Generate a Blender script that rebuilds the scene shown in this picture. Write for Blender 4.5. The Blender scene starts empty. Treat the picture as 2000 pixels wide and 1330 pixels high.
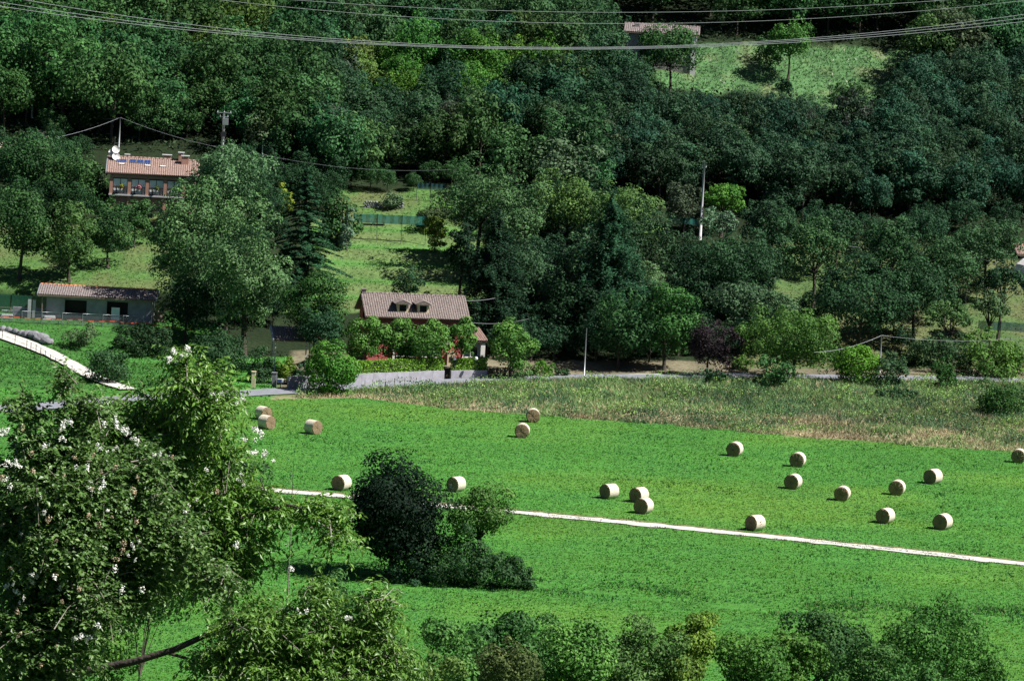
import bpy, math, numpy as np
from mathutils import Vector, Matrix
R = math.radians
rng = np.random.default_rng(7)
C = bpy.context.scene.collection
scene = bpy.context.scene

# ------------------------------------------------------------------ camera
FPX, CZ, PITCH, ROLL = 8500.0, 54.0, R(6.14), R(3.2)
cam_d = bpy.data.cameras.new('camera'); cam = bpy.data.objects.new('camera', cam_d); C.objects.link(cam)
cam_d.lens = 36 * FPX / 2000; cam_d.sensor_width = 36; cam_d.clip_start = 1; cam_d.clip_end = 6000
cam.matrix_world = Matrix.Translation((0, 0, CZ)) @ Matrix.Rotation(math.pi/2 - PITCH, 4, 'X') @ Matrix.Rotation(ROLL, 4, 'Z')
scene.camera = cam
# ------------------------------------------------------------------ sky and sun
SUN_EL, SUN_FRONT = R(50), R(12)
tosun = Vector((math.cos(SUN_FRONT)*math.cos(SUN_EL), -math.sin(SUN_FRONT)*math.cos(SUN_EL), math.sin(SUN_EL)))
world = bpy.data.worlds.new('World'); scene.world = world; world.use_nodes = True
wn = world.node_tree; bg = wn.nodes['Background']
sky = wn.nodes.new('ShaderNodeTexSky'); sky.sky_type = 'NISHITA'; sky.sun_disc = False
sky.air_density = 0.38; sky.dust_density = 0.2; sky.ozone_density = 1.5; sky.sun_elevation = SUN_EL; sky.sun_rotation = math.atan2(tosun.x, tosun.y)
wn.links.new(sky.outputs[0], bg.inputs[0]); bg.inputs[1].default_value = 0.05
sd = bpy.data.lights.new('sun', 'SUN'); sd.energy = 5.0; sd.angle = R(0.5); sd.color = (1, 0.965, 0.9)
sun = bpy.data.objects.new('sun', sd); C.objects.link(sun); sun.rotation_euler = tosun.to_track_quat('Z', 'Y').to_euler()
scene.view_settings.view_transform = 'Standard'; scene.view_settings.look = 'None'
scene.view_settings.exposure = 0.9; scene.view_settings.gamma = 1.0
scene.cycles.max_bounces = 4; scene.cycles.diffuse_bounces = 1; scene.cycles.transparent_max_bounces = 8

# ------------------------------------------------------------------ pixel <-> world helpers
def ray(px, py):
    vx, vy = (px-1000)/FPX, -(py-665)/FPX
    x = vx*math.cos(ROLL) - vy*math.sin(ROLL); y = vx*math.sin(ROLL) + vy*math.cos(ROLL)
    a = math.pi/2 - PITCH
    return x, y*math.cos(a) + math.sin(a), y*math.sin(a) - math.cos(a)
def atY(px, py, Y):
    x, y, z = ray(px, py); t = Y/y
    return Vector((x*t, Y, CZ + z*t))
def proj(x, y, z):
    x = np.asarray(x, float); y = np.asarray(y, float); z = np.asarray(z, float) - CZ
    a = math.pi/2 - PITCH
    cy_ = y*math.cos(a) + z*math.sin(a); cz_ = -y*math.sin(a) + z*math.cos(a)
    cx = x*math.cos(ROLL) + cy_*math.sin(ROLL); cy = -x*math.sin(ROLL) + cy_*math.cos(ROLL)
    d = np.maximum(-cz_, 1e-3)
    return 1000 + FPX*cx/d, 665 - FPX*cy/d
def inpoly(px, py, poly):
    r = np.zeros(np.shape(px), bool); n = len(poly)
    for i in range(n):
        x1, y1 = poly[i]; x2, y2 = poly[(i+1) % n]
        if y1 == y2: continue
        c = ((y1 > py) != (y2 > py)) & (px < (x2-x1)*(py-y1)/(y2-y1) + x1)
        r ^= c
    return r
_lat = rng.random((256, 256))
def noise(x, y, s=1.0, o=0):
    x = np.asarray(x)/s + 31.7*o + 1000; y = np.asarray(y)/s + 17.3*o + 1000
    i = np.floor(x).astype(int); j = np.floor(y).astype(int); u = x-i; v = y-j
    u = u*u*(3-2*u); v = v*v*(3-2*v)
    g = lambda a, b: _lat[a & 255, b & 255]
    return (g(i, j)*(1-u) + g(i+1, j)*u)*(1-v) + (g(i, j+1)*(1-u) + g(i+1, j+1)*u)*v
def sstep(a, b, x):
    t = np.clip((x-a)/(b-a), 0, 1); return t*t*(3-2*t)

# ------------------------------------------------------------------ terrain height
def road_y(x): return np.interp(x, [-120, -60, -46, -37, -25.5, -20, -7, 5.6, 26, 50, 120], [380, 405, 417, 429, 438, 442, 453, 460.5, 465, 469, 474])
def road_z(x): return np.interp(x, [-60, -40, -25, -7, 6, 26, 50, 90], [0.0, 0.0, .1, .45, .8, 1.5, 2.1, 2.4])
def edge_y(x): return np.interp(x, [-60, -46, -28, -24, -15, -5, 16, 31, 51, 90], [400, 412, 433, 434, 439.5, 434.5, 432, 427.5, 426, 425])
def toe_y(x): return np.interp(x, [-120, -60, -40, -30, -21, -4, 4, 26, 50, 120], [462, 462, 461, 464, 471, 471.5, 468, 472, 478, 486])
def T(x, y):
    x = np.asarray(x, float); y = np.asarray(y, float)
    zr = road_z(x); ry = road_y(x); ey = edge_y(x)
    h = zr * sstep(ey, np.maximum(ey+4, ry-4), y)
    strip = sstep(ey+1, ey+4, y)*(1-sstep(ry-6, ry-2.5, y))*(x > -16)
    h = h + strip*(0.5*noise(x, y, 6, 1))
    d = y - toe_y(x); soft = 2.0*np.log1p(np.exp(np.clip(d/2.0, -30, 30)))
    soft = np.where(d > 50, d, soft)
    h = h + 0.27*soft
    # narrow terraces on the garden slope, gentle lumps elsewhere
    tz = sstep(6, 12, d)*(1-sstep(38, 46, d))*np.exp(-((x+13)/11)**2)
    h = h + tz*0.32*np.sin(d*2*math.pi/5.2)
    h = h + sstep(20, 50, d)*(noise(x, y, 17, 2)-.5)*2.0
    # level terrace on which the pink house stands
    pl = (x > -17.2) & (x < 3.2) & (y > ry+3.5) & (y < 470.5)
    h = np.where(pl, np.maximum(1.4, h), h)
    # level pad of the low shed
    ps = sstep(-61, -59, x)*(1-sstep(-40, -38, x))*sstep(469.5, 471.5, y)*(1-sstep(479.5, 482, y))
    h = h*(1-ps) + 2.75*ps
    # low bank across the near field
    by = np.interp(x, [-60, -17, 1, 21, 31, 60], [338, 338, 331, 325, 327, 330])
    h = h + 0.35*(sstep(by-1.2, by+1.2, y) - 1)*sstep(300, 312, y)*(y < ey)
    # viewpoint hill on this side of the valley
    near = np.where(y < 262, (50.0 - 0.1908*y)*sstep(-400, -200, y), 0.0)
    h = np.where(y < 262, np.maximum(near, -0.35), h)
    return h
def G(px, py, y0=262, y1=760):
    Y = np.arange(y0, y1, 0.5); x, y, z = ray(px, py); t = Y/y
    below = (CZ + z*t) < T(x*t, Y)
    k = int(np.argmax(below)) if below.any() else len(Y)-1
    lo, hi = Y[max(k-1, 0)], Y[k]
    for _ in range(14):
        m = (lo+hi)/2
        if CZ + z*m/y < float(T(x*m/y, m)): hi = m
        else: lo = m
    xx = x*hi/y
    return Vector((xx, hi, float(T(xx, hi))))
def Tz(x, y): return float(T(x, y))

# ------------------------------------------------------------------ object helpers
def tag(o, label=None, cat=None, group=None, kind=None):
    if label: o['label'] = label
    if cat: o['category'] = cat
    if group: o['group'] = group
    if kind: o['kind'] = kind
    return o
def empty(name, loc, rz=0, label=None, cat=None, group=None):
    o = bpy.data.objects.new(name, None); C.objects.link(o); o.location = loc; o.rotation_euler = (0, 0, rz)
    o.empty_display_size = .3
    return tag(o, label, cat, group)
def link(name, me, mat=None, parent=None, loc=(0, 0, 0), rot=(0, 0, 0)):
    o = bpy.data.objects.new(name, me); C.objects.link(o)
    if mat and not me.materials: me.materials.append(mat)
    if parent: o.parent = parent
    o.location = loc; o.rotation_euler = rot
    return o
def np_mesh(name, V, k, attrs=None, smooth=False, F=None):
    """V (n,3); faces are consecutive runs of k vertices, or F (m,k) indices"""
    me = bpy.data.meshes.new(name); V = np.ascontiguousarray(V, np.float32)
    if F is None: F = np.arange(len(V), dtype=np.int32).reshape(-1, k)
    F = np.ascontiguousarray(F, np.int32); k = F.shape[1]
    me.vertices.add(len(V)); me.vertices.foreach_set('co', V.ravel())
    me.loops.add(F.size); me.loops.foreach_set('vertex_index', F.ravel())
    me.polygons.add(len(F)); me.polygons.foreach_set('loop_start', np.arange(0, F.size, k, dtype=np.int32))
    me.polygons.foreach_set('use_smooth', np.full(len(F), smooth))
    for n, a in (attrs or {}).items():
        a = np.ascontiguousarray(a, np.float32)
        if a.ndim == 1: me.attributes.new(n, 'FLOAT', 'POINT').data.foreach_set('value', a)
        else:
            if a.shape[1] == 3: a = np.hstack([a, np.ones((len(a), 1), np.float32)])
            me.attributes.new(n, 'FLOAT_COLOR', 'POINT').data.foreach_set('color', a.ravel())
    me.update(calc_edges=True)
    return me
class MB:
    def __init__(s): s.v = []; s.f = []; s.sm = []
    def add(s, vs, fs, smooth=False):
        b = len(s.v); s.v += [tuple(v) for v in vs]; s.f += [tuple(i+b for i in f) for f in fs]; s.sm += [smooth]*len(fs); return s
    def box(s, x0, x1, y0, y1, z0, z1):
        return s.add([(x0,y0,z0),(x1,y0,z0),(x1,y1,z0),(x0,y1,z0),(x0,y0,z1),(x1,y0,z1),(x1,y1,z1),(x0,y1,z1)],
                     [(3,2,1,0),(4,5,6,7),(0,1,5,4),(1,2,6,5),(2,3,7,6),(3,0,4,7)])
    def hexa(s, p):  # 8 points, bottom ring then top ring
        return s.add(p, [(3,2,1,0),(4,5,6,7),(0,1,5,4),(1,2,6,5),(2,3,7,6),(3,0,4,7)])
    def prism(s, prof, x0, x1):  # profile in (y,z) extruded along x
        n = len(prof)
        vs = [(x0, y, z) for y, z in prof] + [(x1, y, z) for y, z in prof]
        return s.add(vs, [tuple(range(n-1, -1, -1)), tuple(range(n, 2*n))] + [(i, (i+1) % n, n+(i+1) % n, n+i) for i in range(n)])
    def tube(s, pts, rad, seg=6, smooth=True):
        pts = [Vector(p) for p in pts]; rr = rad if hasattr(rad, '__len__') else [rad]*len(pts)
        vs = []; n = len(pts)
        for i, p in enumerate(pts):
            d = (pts[min(i+1, n-1)] - pts[max(i-1, 0)]).normalized()
            a = d.cross(Vector((0, 0, 1)) if abs(d.z) < .95 else Vector((1, 0, 0))).normalized(); b = d.cross(a)
            vs += [p + (a*math.cos(2*math.pi*k/seg) + b*math.sin(2*math.pi*k/seg))*rr[i] for k in range(seg)]
        fs = [(i*seg+k, i*seg+(k+1) % seg, (i+1)*seg+(k+1) % seg, (i+1)*seg+k) for i in range(n-1) for k in range(seg)]
        s.add(vs, fs, smooth); b = len(s.v)-len(vs)
        s.f += [tuple(b+k for k in range(seg)), tuple(b+(n-1)*seg+k for k in range(seg-1, -1, -1))]; s.sm += [False]*2
        return s
    def ball(s, c, r, seg=10, rings=7, sq=(1, 1, 1)):
        vs = []
        for i in range(rings+1):
            th = math.pi*i/rings
            for k in range(seg):
                ph = 2*math.pi*k/seg
                vs.append((c[0]+r*sq[0]*math.sin(th)*math.cos(ph), c[1]+r*sq[1]*math.sin(th)*math.sin(ph), c[2]+r*sq[2]*math.cos(th)))
        fs = [(i*seg+k, (i+1)*seg+k, (i+1)*seg+(k+1) % seg, i*seg+(k+1) % seg) for i in range(rings) for k in range(seg)]
        return s.add(vs, fs, True)
    def mesh(s, name):
        me = bpy.data.meshes.new(name); me.from_pydata(s.v, [], s.f); me.polygons.foreach_set('use_smooth', s.sm); me.update(); return me
    def build(s, name, mat, parent=None, loc=(0, 0, 0), rot=(0, 0, 0)):
        return link(name, s.mesh(name), mat, parent, loc, rot)

# ------------------------------------------------------------------ materials
def newmat(name):
    m = bpy.data.materials.new(name); m.use_nodes = True; nt = m.node_tree
    return m, nt, nt.nodes['Principled BSDF']
def nd(nt, t, **kw):
    n = nt.nodes.new(t)
    for k, v in kw.items():
        if k in n.inputs: n.inputs[k].default_value = v
        else: setattr(n, k, v)
    return n
def solid(name, col, rough=.8, var=.25, scale=3.0, bump=.0, bscale=20., metal=0., spec=.3, detail=4):
    m, nt, b = newmat(name)
    tc = nd(nt, 'ShaderNodeTexCoord'); nz = nd(nt, 'ShaderNodeTexNoise', Scale=scale, Detail=detail)
    nt.links.new(tc.outputs['Object'], nz.inputs['Vector'])
    rp = nd(nt, 'ShaderNodeMapRange'); rp.inputs[3].default_value = 1-var; rp.inputs[4].default_value = 1+var
    rp.inputs[1].default_value = .25; rp.inputs[2].default_value = .75
    nt.links.new(nz.outputs['Fac'], rp.inputs[0])
    mx = nd(nt, 'ShaderNodeVectorMath', operation='SCALE'); mx.inputs[0].default_value = col
    nt.links.new(rp.outputs[0], mx.inputs['Scale']); nt.links.new(mx.outputs[0], b.inputs['Base Color'])
    b.inputs['Roughness'].default_value = rough; b.inputs['Metallic'].default_value = metal; b.inputs['Specular IOR Level'].default_value = spec
    if bump:
        n2 = nd(nt, 'ShaderNodeTexNoise', Scale=bscale, Detail=3); nt.links.new(tc.outputs['Object'], n2.inputs['Vector'])
        bp = nd(nt, 'ShaderNodeBump', Strength=bump, Distance=.05); nt.links.new(n2.outputs['Fac'], bp.inputs['Height']); nt.links.new(bp.outputs[0], b.inputs['Normal'])
    return m
def leafmat(name, use_col=False, transl=.2, rough=.6, spec=.07, vlo=.5, vhi=1.6):
    """leaf colour = the object's colour (or the 'col' attribute), varied from leaf to leaf by 'lv'"""
    m, nt, b = newmat(name)
    if use_col: src = nd(nt, 'ShaderNodeAttribute', attribute_name='col').outputs['Color']
    else: src = nd(nt, 'ShaderNodeObjectInfo').outputs['Color']
    lv = nd(nt, 'ShaderNodeAttribute', attribute_name='lv')
    rp = nd(nt, 'ShaderNodeMapRange'); rp.inputs[3].default_value = vlo; rp.inputs[4].default_value = vhi
    nt.links.new(lv.outputs['Fac'], rp.inputs[0])
    hs = nd(nt, 'ShaderNodeHueSaturation'); nt.links.new(src, hs.inputs['Color']); nt.links.new(rp.outputs[0], hs.inputs['Value'])
    r2 = nd(nt, 'ShaderNodeMapRange'); r2.inputs[3].default_value = .515; r2.inputs[4].default_value = .48
    nt.links.new(lv.outputs['Fac'], r2.inputs[0]); nt.links.new(r2.outputs[0], hs.inputs['Hue'])
    nt.links.new(hs.outputs[0], b.inputs['Base Color']); b.inputs['Roughness'].default_value = rough; b.inputs['Specular IOR Level'].default_value = spec
    tr = nd(nt, 'ShaderNodeBsdfTranslucent'); nt.links.new(hs.outputs[0], tr.inputs[0])
    mx = nd(nt, 'ShaderNodeMixShader'); mx.inputs[0].default_value = transl
    nt.links.new(b.outputs[0], mx.inputs[1]); nt.links.new(tr.outputs[0], mx.inputs[2])
    nt.links.new(mx.outputs[0], nt.nodes['Material Output'].inputs[0])
    return m
M = {}
M['leaf'] = leafmat('leaf'); M['leafc'] = leafmat('leaf_coloured', True)
M['blade'] = leafmat('grass_blade', True, transl=.25, rough=.7, spec=.12, vlo=.84, vhi=1.16)
M['bark'] = solid('bark', (.055, .045, .035), .9, .4, 6, .6, 15)
M['barkpale'] = solid('bark_pale', (.22, .20, .17), .9, .4, 6, .5, 15)
M['tile'] = solid('terracotta_tiles', (.19, .155, .145), .85, .45, 5.0, .3, 30, detail=8)
M['tile_new'] = solid('terracotta_tiles_fresh', (.255, .175, .15), .85, .35, 5.0, .2, 30, detail=8)
M['tile_old'] = solid('terracotta_tiles_weathered', (.19, .16, .158), .9, .6, 7.0, .3, 30, detail=8)
M['ridge'] = solid('ridge_tiles', (.50, .20, .10), .85, .3, 5)
M['pink'] = solid('pink_render', (.50, .13, .13), .9, .12, 1.2, .15, 60)
M['purple'] = solid('pink_render_shaded', (.26, .065, .085), .9, .15, 1.2, .15, 60)  # darker copy of the pink render with the eave shade in its colour, unused
M['cream'] = solid('cream_render', (.62, .52, .36), .9, .12, 2)
M['white'] = solid('white_paint', (.78, .76, .74), .7, .08, 3)
M['grey_wall'] = solid('grey_render', (.30, .295, .33), .95, .25, 1.5, .4, 25)
M['salmon'] = solid('salmon_render', (.42, .24, .185), .9, .12, 2)
M['brown'] = solid('dark_wood', (.05, .03, .025), .8, .3, 8)
M['wood'] = solid('weathered_wood', (.22, .17, .13), .85, .35, 8)
M['black'] = solid('dark_opening', (.008, .008, .01), .6, .1)
M['metal'] = solid('galvanised_steel', (.42, .44, .47), .45, .12, 4, metal=.6, spec=.5)
M['concrete'] = solid('concrete_pole', (.48, .49, .50), .9, .12, 3)
M['dark_metal'] = solid('dark_metal', (.03, .03, .035), .6, .2)
M['glass'] = solid('window_glass', (.03, .045, .06), .06, .1, spec=.8)
M['curtain'] = solid('curtain_behind_glass', (.86, .94, 1.0), .12, .18, 1.4, spec=.6)
M['panel'] = solid('solar_cells', (.02, .05, .18), .2, .2, 6, spec=.6)
M['cable'] = solid('cable', (.40, .42, .45), .5, .05)
M['stone'] = solid('stone', (.20, .20, .22), .95, .4, 3, .6, 8)
M['rubble'] = solid('rubble_wall', (.30, .27, .27), .95, .5, 4, .8, 7)
M['tape'] = solid('orange_tape', (.75, .16, .08), .6, .1)
M['straw'] = solid('straw', (.25, .18, .11), .95, .5, 14, .8, 40, detail=8)
M['wrap'] = solid('pale_net_wrapped_straw', (.60, .53, .43), .9, .2, 9, .5, 40, detail=8)
M['petal'] = solid('white_blossom', (.85, .85, .78), .8, .15, 5)
M['globe'] = solid('white_globe', (.8, .8, .78), .3, .05)
M['asphalt'] = solid('asphalt', (.20, .21, .24), .9, .2, 1.5, .2, 40)
M['gravel'] = solid('pale_gravel', (.50, .485, .45), .95, .3, 1.6, .4, 12, detail=8)
def netmat(name, col, alpha):
    m, nt, b = newmat(name); b.inputs['Base Color'].default_value = (*col, 1); b.inputs['Roughness'].default_value = .7
    tc = nd(nt, 'ShaderNodeTexCoord'); w = nd(nt, 'ShaderNodeTexNoise', Scale=9., Detail=2); nt.links.new(tc.outputs['Object'], w.inputs['Vector'])
    rp = nd(nt, 'ShaderNodeMapRange'); rp.inputs[3].default_value = alpha-.12; rp.inputs[4].default_value = min(1, alpha+.12)
    nt.links.new(w.outputs['Fac'], rp.inputs[0]); nt.links.new(rp.outputs[0], b.inputs['Alpha'])
    return m
M['net'] = netmat('teal_shade_net', (.02, .20, .17), .80)
M['net_dark'] = netmat('dark_teal_net', (.01, .07, .08), .72)
M['net_green'] = netmat('green_fence_net', (.02, .14, .08), .55)
M['mesh'] = netmat('steel_mesh', (.22, .24, .27), .22)
def groundmat():
    m, nt, b = newmat('ground_cover')
    at = nd(nt, 'ShaderNodeAttribute', attribute_name='col'); tc = nd(nt, 'ShaderNodeTexCoord')
    nz = nd(nt, 'ShaderNodeTexNoise', Scale=2.2, Detail=8., Roughness=.7); nt.links.new(tc.outputs['Object'], nz.inputs['Vector'])
    rp = nd(nt, 'ShaderNodeMapRange'); rp.inputs[1].default_value = .3; rp.inputs[2].default_value = .7; rp.inputs[3].default_value = .55; rp.inputs[4].default_value = 1.3
    nt.links.new(nz.outputs['Fac'], rp.inputs[0])
    mx = nd(nt, 'ShaderNodeVectorMath', operation='SCALE'); nt.links.new(at.outputs['Color'], mx.inputs[0]); nt.links.new(rp.outputs[0], mx.inputs['Scale'])
    nt.links.new(mx.outputs[0], b.inputs['Base Color']); b.inputs['Roughness'].default_value = .95; b.inputs['Specular IOR Level'].default_value = .1
    bp = nd(nt, 'ShaderNodeBump', Strength=.7, Distance=.15); nt.links.new(nz.outputs['Fac'], bp.inputs['Height']); nt.links.new(bp.outputs[0], b.inputs['Normal'])
    return m
M['ground'] = groundmat()
# ------------------------------------------------------------------ ground sheet
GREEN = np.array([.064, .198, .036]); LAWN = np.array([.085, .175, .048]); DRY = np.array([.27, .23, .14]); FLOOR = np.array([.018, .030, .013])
POLY_SLOPE = [(600, 430), (690, 425), (880, 425), (960, 470), (960, 590), (880, 610), (540, 610), (620, 520)]
POLY_GARDEN = [(640, 372), (880, 372), (900, 440), (640, 445)]
POLY_LEFT = [(-60, 425), (330, 425), (345, 570), (-60, 570)]
POLY_BANK = [(-60, 596), (330, 610), (420, 640), (420, 760), (-60, 760)]
POLY_CLEAR = [(1280, 112), (1380, 85), (1500, 85), (1620, 92), (1800, 98), (1792, 118), (1735, 130), (1725, 215), (1640, 240), (1600, 215), (1500, 190), (1280, 172)]
POLY_RIGHT = [(1480, 470), (1700, 470), (2060, 520), (2060, 720), (1440, 720)]
def ground_colour(x, y, z):
    px, py = proj(x, y, z); n = len(x); n1 = noise(x, y, 9, 3)[:, None]; n2 = noise(x, y, 2.6, 4)[:, None]; n3 = noise(x, y, 1.1, 5)[:, None]
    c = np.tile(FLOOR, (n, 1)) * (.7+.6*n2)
    ey = edge_y(x); ry = road_y(x)
    field = y < ey
    c = np.where(field[:, None], GREEN*(.90+.18*n1+.08*n2)*(1+.08*np.sin((y-.12*x)*2*math.pi/6.5)[:, None]*n1) + np.array([.03, .015, .0])*np.clip((noise(x, y, 14, 21)[:, None]*.7+n1*.3-.5)*3, 0, 1), c)
    strip = (y >= ey) & (y < ry)
    t = np.clip((y-ey)/np.maximum(ry-ey, 1), 0, 1)[:, None]
    c = np.where(strip[:, None], DRY*(1-sstep(.1, .55, t+.3*(n1-.5))) + np.array([.10, .15, .05])*sstep(.1, .55, t+.3*(n1-.5)), c)
    c = np.where(((x < -24) & (y >= ey) & (y < toe_y(x)))[:, None], GREEN*(.9+.3*n2), c)
    c = np.where(((x > -24) & (y > ry) & (y < toe_y(x)+2))[:, None], np.array([.20, .18, .12])*(.6+.5*n2), c)
    for poly, col in ((POLY_LEFT, LAWN), (POLY_GARDEN, LAWN), (POLY_RIGHT, np.array([.085, .145, .05]))):
        m = inpoly(px, py, poly) & (y > ry)
        dr = np.clip((n1+n2-.8)*2.2, 0, 1)
        c = np.where(m[:, None], col*(.8+.3*n3)*(1-.6*dr) + np.array([.17, .16, .08])*.5*dr, c)
    m = inpoly(px, py, POLY_SLOPE) & (y > ry)
    band = (0.5+.5*np.sin((y-toe_y(x))*2*math.pi/5.2+1.3))[:, None]*np.clip(n1+.5, 0, 1)
    c = np.where(m[:, None], np.array([.075, .20, .045])*(.8+.4*n2)*(1-.6*band)+np.array([.17, .16, .085])*.6*band, c)
    c = np.where((inpoly(px, py, POLY_BANK) & (y > ry+2))[:, None], np.array([.055, .165, .035])*(.7+.5*n2), c)
    m = inpoly(px, py, POLY_CLEAR)
    dr = np.clip((n2-.55)*3, 0, 1)
    c = np.where((m & (y > 500))[:, None], np.array([.08, .17, .065])*(.65+.6*n3)*(1-.35*dr)+np.array([.28, .26, .14])*.35*dr, c)
    c = np.where((y < 262)[:, None], np.array([.05, .10, .03])*(.7+.6*n2), c)
    return c
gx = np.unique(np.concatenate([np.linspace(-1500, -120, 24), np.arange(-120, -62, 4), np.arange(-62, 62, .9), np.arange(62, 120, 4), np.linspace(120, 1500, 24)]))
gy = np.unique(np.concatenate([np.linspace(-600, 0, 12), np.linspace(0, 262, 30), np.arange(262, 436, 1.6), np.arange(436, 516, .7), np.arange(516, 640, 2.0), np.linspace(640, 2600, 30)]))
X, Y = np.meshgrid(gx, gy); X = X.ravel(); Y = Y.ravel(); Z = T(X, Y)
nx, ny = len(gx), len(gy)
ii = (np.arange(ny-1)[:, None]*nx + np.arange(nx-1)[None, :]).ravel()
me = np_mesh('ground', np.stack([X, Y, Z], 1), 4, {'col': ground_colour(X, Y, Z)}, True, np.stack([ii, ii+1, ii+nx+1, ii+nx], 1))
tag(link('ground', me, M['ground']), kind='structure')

def ribbon(name, pts, width, mat, lift=.035, step=.8, wob=.12, kind='structure'):
    """a path laid on the ground along world points (x,y)"""
    P = np.array(pts, float); seg = np.r_[0, np.cumsum(np.hypot(*np.diff(P, axis=0).T))]
    s = np.arange(0, seg[-1], step); cx = np.interp(s, seg, P[:, 0]); cy = np.interp(s, seg, P[:, 1])
    k = np.ones(7)/7; cxs = np.convolve(np.pad(cx, 3, 'edge'), k, 'valid'); cys = np.convolve(np.pad(cy, 3, 'edge'), k, 'valid')
    dx = np.gradient(cxs); dy = np.gradient(cys); L = np.hypot(dx, dy); nxv, nyv = -dy/L, dx/L
    V = []; m = 5
    for j in range(m):
        o = (j/(m-1)-.5)*width
        w = (wob*(noise(s, s*0+j*7, 1.3, 6+j)-.5)*2 if j in (0, m-1) else 0)
        vx = cxs + nxv*(o+w); vy = cys + nyv*(o+w); V.append(np.stack([vx, vy, T(vx, vy)+lift], 1))
    V = np.stack(V, 1).reshape(-1, 3); n = len(s)
    i0 = (np.arange(n-1)[:, None]*m + np.arange(m-1)[None, :]).ravel()
    o = link(name, np_mesh(name, V, 4, None, True, np.stack([i0, i0+m, i0+m+1, i0+1], 1)), mat)
    return tag(o, kind=kind)
# the pale gravel track across the hay meadow
tp = [(-45, 377)] + [tuple(G(px, py)[:2]) for px, py in ((545, 959), (700, 972), (880, 989), (1000, 1000), (1250, 1024), (1500, 1048), (1750, 1075), (2000, 1102))] + [(58, 347.5)]
ribbon('gravel_track', tp, 1.95, M['gravel'], .06, .45, .3)
# strip of dry scuffed soil along the track's far side
ribbon('track_verge', [(x, y+1.5) for x, y in tp], .7, solid('dry_verge', (.15, .13, .06), .95, .4, 2), .042, .6, .3)
rx = np.concatenate([np.arange(-90, -17, 3), np.arange(-17, 95, 3)])
ribbon('road', [(x, float(road_y(x))) for x in rx], 4.0, M['asphalt'], .09, .8, .15)
ribbon('garden_path', [tuple(G(px, py)[:2]) for px, py in ((1065, 741), (1160, 735), (1300, 733), (1480, 731))], 2.2, M['gravel'], .06, .8, .2)
DRV = [tuple(G(px, py)[:2]) for px, py in ((-40, 640), (0, 656), (50, 672), (100, 692), (140, 714), (180, 737), (215, 752), (262, 765))]
ribbon('driveway', DRV, 2.0, M['gravel'], .17, .6, .12)
ribbon('hill_path', [tuple(G(px, py)[:2]) for px, py in ((-30, 293), (30, 284), (75, 268), (95, 255))], 2.5, solid('dusty_path', (.42, .38, .31), .95, .3, 2), .06, .6, .3)

# ------------------------------------------------------------------ grass
def blades(name, x, y, col, hmin, hmax, wid, lean, per=2, lvr=1.0, mat='blade', zoff=0.):
    n = len(x); x = np.repeat(x, per); y = np.repeat(y, per); col = np.repeat(col, per, 0); m = n*per
    x = x + rng.normal(0, wid, m); y = y + rng.normal(0, wid, m)
    z = T(x, y) - .02 + zoff; a = rng.uniform(0, 2*math.pi, m); h = rng.uniform(hmin, hmax, m); w = wid*rng.uniform(.6, 1.3, m)
    la = rng.uniform(0, 2*math.pi, m); ll = h*np.abs(rng.normal(0, lean, m))
    B = np.stack([x, y, z], 1); d = np.stack([np.cos(a), np.sin(a), 0*a], 1)*w[:, None]
    tip = B + np.stack([np.cos(la)*ll, np.sin(la)*ll, h], 1)
    V = np.stack([B-d, B+d, tip], 1).reshape(-1, 3)
    lv = np.repeat(rng.random(m)*lvr, 3)
    return tag(link(name, np_mesh(name, V, 3, {'col': np.repeat(col, 3, 0), 'lv': lv}), M[mat]), kind='stuff')
def scatter(n, y0, y1, cond=None, power=1.0):
    y = y0 + (y1-y0)*rng.random(n)**power; hw = y*.1176 + 5
    x = rng.uniform(-1, 1, n)*hw
    if cond is not None:
        k = cond(x, y); x, y = x[k], y[k]
    return x, y
def track_d(x, y):
    tx = np.array(tp); return np.abs(y - np.interp(x, tx[:, 0], tx[:, 1]))
x, y = scatter(290000, 274, 442, lambda x, y: (y < edge_y(x)) & (track_d(x, y) > .75+.8*noise(x, y, 1.6, 22)) & ((np.abs(y-road_y(x)) > 2.4) | (x > -20)))
c = ground_colour(x, y, T(x, y))*(.9+.28*rng.random((len(x), 1)))
hv = (noise(x, y, 1.8, 41)+noise(x, y, 5, 42)-1)[:, None]
c = c*(1+hv*np.array([.35, .05, -.45]))
tag(blades('meadow_grass', x, y, c, .05, .14, .06, 1.2), 'short bright green grass of the hay meadow', 'grass')
# darker taller tufts sprinkled through the meadow and along the low bank
x, y = scatter(34000, 274, 438, lambda x, y: (y < edge_y(x)) & (track_d(x, y) > 1.6) & (noise(x, y, 1.3, 8)*noise(x, y, 7, 9) > .40) & ((np.abs(y-road_y(x)) > 2.4) | (x > -20)))
tag(blades('meadow_weeds', x, y, np.tile([.028, .115, .024], (len(x), 1))*(.6+.6*rng.random((len(x), 1))), .12, .26, .07, .8, 2), 'scattered darker clover tufts in the hay meadow', 'weeds')
bx = rng.uniform(-4, 42, 5000); by = np.interp(bx, [-60, -17, 1, 21, 31, 60], [338, 338, 331, 325, 327, 330]) + rng.normal(0, 1.8, 5000)
k = noise(bx, by, 4, 11) > .25+.35*rng.random(len(bx)); bx, by = bx[k], by[k]
cc = np.where((rng.random(len(bx)) < .18)[:, None], np.array([.12, .16, .06]), np.array([.045, .165, .038]))*(.7+.6*rng.random((len(bx), 1)))
tag(blades('bank_grass', bx, by, cc, .10, .30, .07, .9, 2), 'rough darker grass along the low bank in the near meadow', 'grass')
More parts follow.
